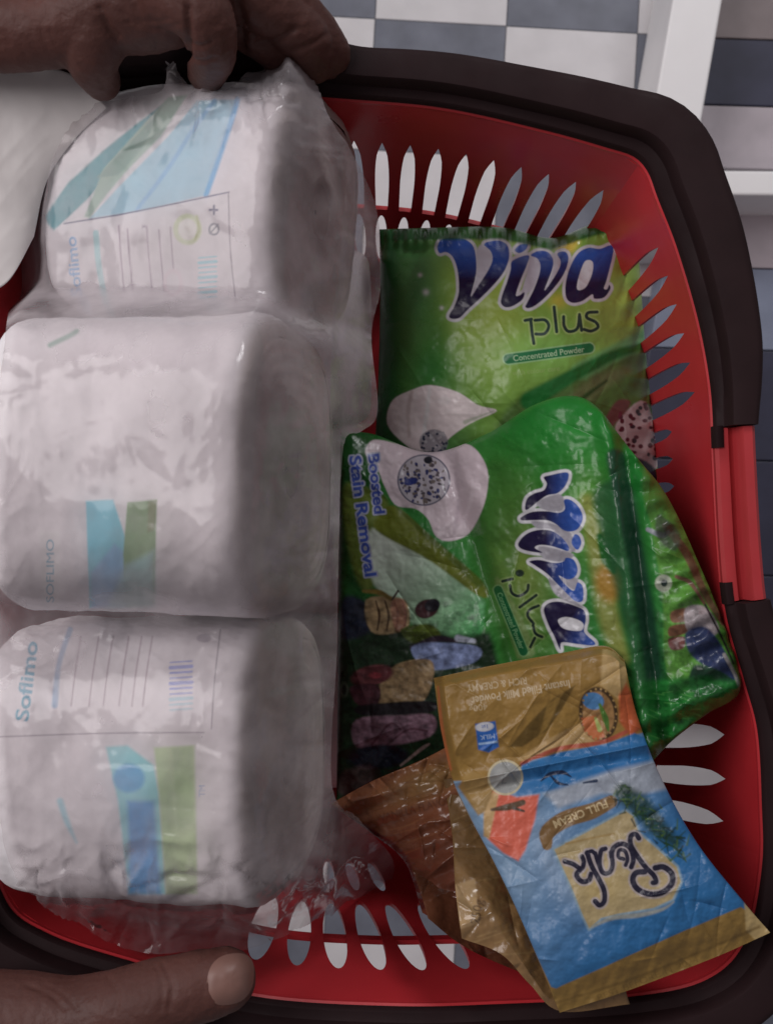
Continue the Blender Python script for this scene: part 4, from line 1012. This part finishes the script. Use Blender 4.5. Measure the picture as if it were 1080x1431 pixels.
def paintE(p):
    r = np.random.default_rng(12)
    for k in range(70):
        x, y = r.uniform(540, 740), r.uniform(1140, 1370); L = r.uniform(15, 60); a = R(r.uniform(40, 75))
        p.stroke([(x, y), (x + L * math.cos(a), y + L * math.sin(a))], (0.5, r.uniform(2, 6), 0.5), (alb(48, 26, 20), alb(120, 88, 52), alb(84, 46, 30))[k % 3], 3, 0.6, curve=False)
    p.mottle(14, 0.25, 16)
def zE(U, V, px, py):
    return 0.180 + 0.046 * V + 0.003 * np.clip(4 * U * (1 - U), 0, 1) ** 0.5 + 0.004 * fbm(px / 36, py / 36, 91) + 0.0022 * creases(px, py, 40, 92, 15, 50, 4, (540, 1140, 740, 1370))
bE = {'top': [(548, 1184), (620, 1164), (700, 1150)], 'bot': [(598, 1284), (640, 1318), (690, 1344), (760, 1372)], 'l': [(548, 1184), (574, 1214), (588, 1250), (598, 1284)], 'r': [(700, 1150), (720, 1230), (740, 1310), (760, 1372)]}
pouch('drink_sachet', bE, 130, 130, zE, paintE, alb(80, 46, 30), 'shiny', 0.006, 'dark brown sachet tucked lowest between the shiny brown and dull gold sachets', 'sachet', zmin=0.1)

def paintP(p):
    PRINT[0] = 0.56
    X, Y = p.X, p.Y
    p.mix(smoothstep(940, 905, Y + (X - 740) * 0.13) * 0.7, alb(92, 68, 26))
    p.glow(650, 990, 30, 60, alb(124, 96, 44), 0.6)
    p.poly(Z5([(850, 50), (930, 60), (970, 120), (960, 240), (930, 300), (840, 230)]), alb(158, 132, 84), 5)
    p.poly(Z5([(410, 520), (520, 390), (620, 290), (720, 230), (660, 340), (590, 440), (470, 520)]), alb(86, 66, 26), 4)
    p.poly(Z5([(550, 470), (590, 320), (660, 270), (590, 430)]), alb(126, 98, 44), 5)
    p.poly(Z5([(450, 575), (600, 480), (740, 410), (880, 500), (760, 500), (560, 560), (480, 600)]), alb(156, 128, 82), 4)
    LT = alb(172, 156, 128)
    p.text('Instant Filled Milk Powder', 727, 968, 11.5, 190, LT, width=140, bold=0.015, soft=1.6, a=0.9)
    p.text('RICH & CREAMY', 694, 957, 10, 188, LT, width=84, bold=0.01, soft=1.6, a=0.8)
    p.text('400g', 668, 988, 9, 188, LT, width=26, soft=1.6, a=0.7)
    # emblem, badge, disc
    p.ell(836, 998, 27, 38, alb(60, 44, 26), -8, 3); p.ell(836, 998, 22, 32, alb(138, 104, 62), -8, 3)
    p.poly([(812, 1004), (832, 1000), (846, 1030), (832, 1036), (816, 1022)], alb(164, 92, 50), 4)
    p.ell(829, 980, 15, 12, alb(66, 112, 156), 10, 3); p.stroke([(838, 985), (846, 1005), (850, 1022)], (4, 9, 3), alb(70, 108, 40), 3); p.stroke([(832, 1004), (838, 1020)], (4, 7), alb(140, 150, 80), 3)
    for k in range(22):
        a = k / 22 * 6.283; p.ell(836 + 25 * math.cos(a), 998 + 35 * math.sin(a), 1.6, 1.6, alb(140, 112, 66), 0, 1.5)
    p.poly([(664, 1012), (692, 1008), (697, 1044), (683, 1052), (668, 1048)], alb(30, 82, 152), 3)
    p.ell(677, 1016, 13, 6.5, alb(168, 170, 176), -6, 2); p.text('1st', 677, 1016, 6, 188, alb(40, 80, 150), soft=1.2)
    p.text('MILK', 681, 1030, 6.5, 188, alb(150, 168, 190), width=20, soft=1.4); p.stroke([(670, 1040), (694, 1037)], 3, alb(130, 156, 186), 2)
    p.stroke([(612, 960), (618, 1020), (630, 1080)], (2, 5, 5), alb(168, 92, 50), 3, 0.9)
    p.poly(Z5([(960, 220), (1010, 300), (1040, 430), (980, 470), (930, 400), (925, 280)]), alb(160, 76, 38), 6)
    p.stroke(Z5([(470, 600), (640, 530), (840, 500), (960, 450)]), 6, alb(150, 72, 50), 3)
    # blue below a slanted line
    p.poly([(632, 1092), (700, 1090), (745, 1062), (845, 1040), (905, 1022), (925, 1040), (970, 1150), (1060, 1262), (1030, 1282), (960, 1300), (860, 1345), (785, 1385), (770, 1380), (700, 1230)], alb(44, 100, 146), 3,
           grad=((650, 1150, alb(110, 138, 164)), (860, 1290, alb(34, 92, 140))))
    p.poly(Z5([(470, 605), (650, 545), (860, 510), (1000, 455), (1060, 480), (1075, 600), (860, 650), (640, 720), (440, 755)]), alb(36, 96, 146), 4)
    p.poly([(655, 1075), (700, 1095), (690, 1130), (668, 1140), (640, 1100)], alb(140, 112, 62), 5)
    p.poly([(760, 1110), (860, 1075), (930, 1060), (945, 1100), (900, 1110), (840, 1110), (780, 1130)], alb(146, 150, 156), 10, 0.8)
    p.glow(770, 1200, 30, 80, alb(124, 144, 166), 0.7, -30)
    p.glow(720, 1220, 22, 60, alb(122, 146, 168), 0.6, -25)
    p.stroke(Z5([(560, 680), (600, 650), (660, 640), (700, 660)]), (2, 6, 6, 2), alb(24, 34, 58), 2.5); p.stroke(Z5([(600, 650), (640, 690), (690, 700)]), (2, 5, 2), alb(24, 40, 66), 2.5); p.stroke(Z5([(760, 690), (820, 680)]), (2, 5), alb(24, 40, 66), 2.5)
    p.poly(Z6([(75, 110), (160, 140), (240, 130), (225, 220), (190, 330), (165, 370), (110, 340), (55, 290)]), alb(186, 88, 68), 5)
    p.poly(Z6([(40, 200), (75, 120), (95, 130), (60, 290), (40, 280)]), alb(168, 138, 92), 4)
    p.stroke(Z6([(70, 185), (130, 175), (185, 158)]), (4, 10, 8), alb(78, 60, 42), 3); p.stroke(Z6([(150, 180), (185, 190)]), (5, 3), alb(60, 50, 40), 3)
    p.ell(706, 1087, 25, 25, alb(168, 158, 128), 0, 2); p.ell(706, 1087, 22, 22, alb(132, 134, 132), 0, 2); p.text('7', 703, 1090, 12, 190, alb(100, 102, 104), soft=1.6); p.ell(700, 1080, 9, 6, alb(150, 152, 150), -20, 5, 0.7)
    # plaque and its ribbon
    def ZP(pts): return [(750 + x / 4.909, 1090 + y / 4.909) for x, y in pts]
    plq = ZP([(120, 480), (380, 340), (610, 215), (660, 250), (700, 370), (830, 480), (960, 600), (988, 700), (930, 820), (800, 880), (560, 920), (440, 950), (360, 1022), (320, 940), (240, 740)])
    p.poly(plq, alb(112, 136, 150), 4, grow=3); p.poly(plq, alb(150, 134, 96), 3)
    p.glow(840, 1240, 30, 20, alb(158, 138, 84), 0.6)
    p.stroke(ZP([(70, 450), (75, 360), (200, 270), (380, 215), (530, 140)]), (14, 22, 24, 23, 18), alb(108, 82, 48), 3)
    p.text('FULL CREAM', 811, 1138, 11, 202, alb(172, 154, 116), width=80, bold=0.02, soft=1.8)
    p.stroke(ZP([(200, 440), (380, 400), (540, 370)]), 3, alb(136, 112, 66), 3, 0.8)
    p.stroke(ZP([(380, 1010), (520, 950), (700, 930), (860, 890), (950, 830)]), (3, 6, 7, 5, 2), alb(134, 134, 120), 4, 0.8)
    K_ = alb(30, 28, 46); HL = alb(146, 138, 142)
    LET = [([(700, 402), (678, 374), (645, 388), (645, 450), (690, 525), (745, 600), (800, 655), (818, 700), (795, 708)], 7.0),
           ([(740, 632), (680, 640), (658, 690), (690, 750), (770, 785), (860, 775), (925, 715), (925, 645), (870, 600), (812, 606)], 8.0),
           ([(648, 600), (662, 545), (640, 470), (580, 440), (525, 470), (512, 530)], 7.0), ([(596, 545), (560, 530), (566, 485), (604, 490), (622, 545), (608, 590)], 5.5),
           ([(508, 500), (520, 580), (500, 635), (455, 640), (430, 580), (440, 490), (470, 474)], 6.5), ([(400, 505), (420, 570), (450, 640)], 6.0),
           ([(345, 500), (375, 590), (430, 690), (462, 765), (462, 835), (430, 862), (400, 835)], 7.0), ([(340, 505), (375, 490), (395, 505)], 5.5),
           ([(192, 562), (250, 580), (305, 612), (322, 565), (308, 520)], 6.5), ([(302, 612), (272, 655), (310, 700), (358, 688), (372, 640)], 7.0)]
    for q, wd in LET: p.stroke(ZP(q), wd + 5, HL, 3, 0.8)
    for q, wd in LET: p.stroke(ZP(q), wd, K_, 1.6)
    r = np.random.default_rng(4)
    p.stroke(ZP([(590, 90), (720, 190), (830, 330), (960, 440)]), (26, 30, 26, 12), alb(24, 50, 34), 14, 0.85)
    for k in range(90):
        t = r.uniform(0, 1); x = 868 + t * 86 + r.normal(0, 9); y = 1106 + t * 80 + r.normal(0, 9); a = r.uniform(0, 6.28); L = r.uniform(6, 15)
        p.stroke([(x, y), (x + L * math.cos(a), y + L * math.sin(a))], (3, 7, 1), (alb(20, 44, 30), alb(28, 60, 32), alb(62, 88, 36), alb(18, 36, 38))[k % 4], 3, 0.8, curve=False)
    # bottom gold band
    p.poly([(760, 1392), (785, 1378), (860, 1345), (960, 1300), (1035, 1268), (1085, 1300), (1085, 1330), (780, 1430)], alb(122, 96, 46), 3)
    p.poly([(1040, 1262), (1062, 1285), (1085, 1300), (1062, 1322), (1042, 1300)], alb(158, 136, 90), 4)
    p.stroke([(770, 1404), (880, 1370), (1000, 1322), (1060, 1296)], 4, alb(96, 74, 34), 4, 0.7)
    p.text('BEST BEFORE 11 2024', 905, 1368, 9, 21.5, alb(96, 74, 34), width=150, soft=2, a=0.6)
    p.mottle(12, 0.09, 2)
def zP(U, V, px, py):
    z = 0.238 + 0.020 * smoothstep(0.2, 0.85, V)
    env = np.clip(4 * U * (1 - U), 0, 1) ** 0.5 * smoothstep(0, 0.12, V) * smoothstep(1, 0.88, V)
    z += 0.007 * env
    z -= 0.010 * smoothstep(0.03, 0.0, V) + 0.008 * smoothstep(0.05, 0, U) * smoothstep(0.5, 0.1, V)
    fold = py - (1082 - (px - 700) * 0.20)
    z += 0.0030 * np.exp(-np.abs(fold) / 6) - 0.002 * np.exp(-((fold - 16) / 9) ** 2)
    z += 0.005 * fbm(px / 85, py / 85, 71) + 0.0026 * fbm(px / 32, py / 32, 72) + 0.0018 * creases(px, py, 80, 73, 20, 90, 5, (610, 910, 1060, 1400))
    z += smoothstep(0.9, 0.97, V) * 0.00012 * np.sin((px * 0.94 - py * -0.35) / 2.4)
    return z
bP = {'top': [(606, 948), (690, 930), (790, 912), (845, 903), (872, 922)], 'bot': [(782, 1416), (880, 1384), (1000, 1338), (1076, 1304)], 'l': [(606, 948), (618, 1030), (640, 1110), (690, 1205), (730, 1290), (782, 1416)], 'r': [(872, 922), (890, 1000), (925, 1090), (975, 1180), (1040, 1262), (1076, 1304)]}
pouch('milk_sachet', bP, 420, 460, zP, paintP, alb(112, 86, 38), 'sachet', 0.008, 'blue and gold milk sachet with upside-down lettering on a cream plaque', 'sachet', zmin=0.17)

# ------------------------------------------------------------------ hands
def blob_mesh(chains, voxel, smooth_it, name):
    bm = bmesh.new()
    for ch in chains:
        pts = []
        for (px, py, z, rp) in ch: pts.append(np.array([*at(px, py, z), rp * (CAM_Z - z) / FPX]))
        P = spline(np.array(pts), None) if len(pts) > 2 else np.linspace(pts[0], pts[1], 14)
        last = None
        for q in P:
            if last is not None and np.linalg.norm(q[:3] - last[:3]) < 0.22 * q[3]: continue
            last = q
            m = __import__('mathutils').Matrix.Translation(q[:3]); bmesh.ops.create_icosphere(bm, subdivisions=3, radius=max(0.003, q[3]), matrix=m)
    me = bpy.data.meshes.new(name); bm.to_mesh(me); bm.free()
    o = bpy.data.objects.new(name, me); COL.objects.link(o)
    rm = o.modifiers.new('r', 'REMESH'); rm.mode = 'VOXEL'; rm.voxel_size = voxel
    sm = o.modifiers.new('s', 'SMOOTH'); sm.factor = 0.5; sm.iterations = smooth_it
    dg = bpy.context.evaluated_depsgraph_get(); dg.update()
    m2 = bpy.data.meshes.new_from_object(o.evaluated_get(dg)); bpy.data.objects.remove(o); bpy.data.meshes.remove(me)
    return m2
def hand(name, chains, creaselines, seed, label):
    me = blob_mesh(chains, 0.0011, 5, name)
    n = len(me.vertices); V = np.zeros(n * 3, np.float32); N = np.zeros(n * 3, np.float32)
    me.vertices.foreach_get('co', V); me.vertices.foreach_get('normal', N); V = V.reshape(-1, 3); N = N.reshape(-1, 3)
    px, py = to_px(V); d = np.zeros(n)
    for pts, dep, wd in creaselines:
        P = spline(pts, None); dd = np.full(n, 1e9)
        for k in range(len(P) - 1):
            (ax, ay), (bx, by) = P[k], P[k + 1]; ex, ey = bx - ax, by - ay; l2 = ex * ex + ey * ey + 1e-9
            t = np.clip(((px - ax) * ex + (py - ay) * ey) / l2, 0, 1); dd = np.minimum(dd, np.hypot(px - ax - t * ex, py - ay - t * ey))
        d -= dep * np.exp(-(dd / wd) ** 2) * (N[:, 2] > 0.0)
    d += 0.0016 * fbm(V[:, 0] * 70, V[:, 1] * 70 + V[:, 2] * 40, seed) + 0.0005 * (ridged(V[:, 0] * 260 + V[:, 1] * 90, V[:, 1] * 200 + V[:, 2] * 100, seed + 3) - 0.5)
    V = V + N * d[:, None]
    me.vertices.foreach_set('co', V.astype(np.float32).ravel()); me.polygons.foreach_set('use_smooth', np.full(len(me.polygons), True)); me.update()
    me.materials.clear(); me.materials.append(M['skin'])
    o = bpy.data.objects.new(name, me); COL.objects.link(o)
    return o
top = hand('skin', [
    [(-230, 36, .262, 66), (-60, 40, .268, 60), (70, 38, .272, 56), (150, 10, .276, 62)],                 # forearm to wrist
    [(130, 4, .272, 66), (195, -4, .276, 76), (265, -22, .280, 72), (330, -50, .270, 62)],               # back of the hand
    [(150, 15, .276, 56), (132, 58, .274, 44), (130, 88, .266, 34), (144, 116, .252, 25)],                # thumb
    [(240, -20, .292, 56), (282, 18, .296, 44), (296, 62, .286, 36), (295, 84, .270, 32), (288, 104, .252, 26)],   # index finger over the handle
    [(290, -40, .276, 56), (345, -10, .274, 44), (392, 24, .266, 38), (430, 58, .256, 34), (440, 92, .240, 27)],   # middle finger
    [(310, -60, .270, 50), (372, -22, .266, 40), (425, 26, .256, 33), (462, 70, .244, 27), (458, 96, .228, 22)],   # ring finger
    [(330, -80, .262, 42), (400, -40, .254, 33), (470, 8, .240, 27), (492, 50, .224, 22), (484, 76, .212, 18)] if False else
    [(300, -10, .262, 48), (350, 30, .258, 42), (392, 66, .248, 36), (402, 100, .234, 27)],               # little finger tucked under
], [([(262, 10), (263, 40), (262, 76)], .0020, 5), ([(140, 10), (152, 36), (165, 50)], .0011, 4), ([(262, 60), (280, 64), (296, 58)], .0008, 3), ([(265, 82), (285, 86), (300, 80)], .0008, 3),
    ([(330, 0), (338, 40), (336, 100)], .0018, 8), ([(360, 60), (390, 55), (412, 40)], .0014, 5), ([(180, 30), (215, 40), (250, 34)], .0005, 3), ([(170, 18), (200, 30), (240, 26)], .0004, 3), ([(410, 70), (436, 60), (455, 48)], .0010, 4)], 3, '')
pr = empty('person', at(120, 20, 0.24)); top.name = 'hand'; at_root(pr, top)
tag(pr, 'dark-skinned fist of a person gripping the far basket handle beside the loose white sheet', 'hand')
bot = hand('skin', [
    [(-260, 1440, .250, 74), (-120, 1436, .256, 66), (0, 1422, .262, 62), (110, 1424, .266, 57), (200, 1404, .270, 57), (262, 1384, .271, 50), (312, 1370, .269, 45)],   # wrist, thumb
    [(-120, 1450, .240, 70), (0, 1490, .230, 72), (100, 1520, .222, 62), (180, 1530, .215, 52)],          # palm below the rim
    [(60, 1520, .215, 44), (130, 1500, .196, 36), (180, 1470, .182, 30), (196, 1440, .176, 25)],          # index finger curled under the rim
    [(90, 1530, .213, 44), (180, 1510, .194, 37), (236, 1484, .180, 31), (250, 1452, .174, 26)],
    [(120, 1535, .213, 42), (230, 1518, .194, 35), (290, 1494, .180, 30), (304, 1464, .174, 25)],
    [(150, 1540, .213, 38), (270, 1530, .196, 31), (336, 1508, .184, 26), (352, 1480, .178, 22)],
], [([(228, 1350), (240, 1380), (236, 1412)], .0009, 4), ([(218, 1352), (228, 1380), (224, 1415)], .0007, 3), ([(40, 1378), (70, 1390), (90, 1410)], .0008, 4), ([(60, 1376), (85, 1388), (110, 1412)], .0006, 3), ([(150, 1366), (165, 1390), (160, 1416)], .0006, 4)], 11, '')
pb = empty('person', at(100, 1420, 0.20)); bot.name = 'hand'; at_root(pb, bot)
tag(pb, 'dark-skinned hand of a person holding the near rim with the thumb nail showing', 'hand')
# thumb nail: a curved plate on the tip
def nail():
    n = 26
    a, q = np.meshgrid(np.linspace(0, 2 * math.pi, 40, endpoint=False), np.linspace(0, 1, n), indexing='ij')
    ex = np.sign(np.cos(a)) * np.abs(np.cos(a)) ** 0.8 * q; ey = np.sign(np.sin(a)) * np.abs(np.sin(a)) ** 0.8 * q
    px = 322 + 33 * ex - 3 * ey; py = 1369 + 36 * ey - 4 * ex
    me = bot.data; V = np.zeros(len(me.vertices) * 3, np.float32); me.vertices.foreach_get('co', V); V = V.reshape(-1, 3)
    vx, vy = to_px(V); z = np.zeros_like(px)
    selv = np.nonzero((vx > 250) & (vx < 400) & (vy > 1300) & (vy < 1440) & (V[:, 2] > 0.24))[0]
    for i in np.ndindex(px.shape):
        dd = np.hypot(vx[selv] - px[i], vy[selv] - py[i]); k = np.argsort(dd)[:16]; z[i] = V[selv][k, 2].max()
    for _ in range(10):
        z[:, 1:-1] = (np.roll(z, 1, 0)[:, 1:-1] + np.roll(z, -1, 0)[:, 1:-1] + z[:, :-2] + z[:, 2:]) / 4
    z[:, 0] = z[:, 1].mean()
    z = z + 0.0009 - 0.0013 * q ** 5
    o = mesh_from('thumb_nail', at_arr(px, py, z).reshape(-1, 3), grid_faces(40, n, wrap_u=True), M['nail'])
    at_root(pb, o); o.parent = bot
    o.matrix_parent_inverse.identity()
nail()
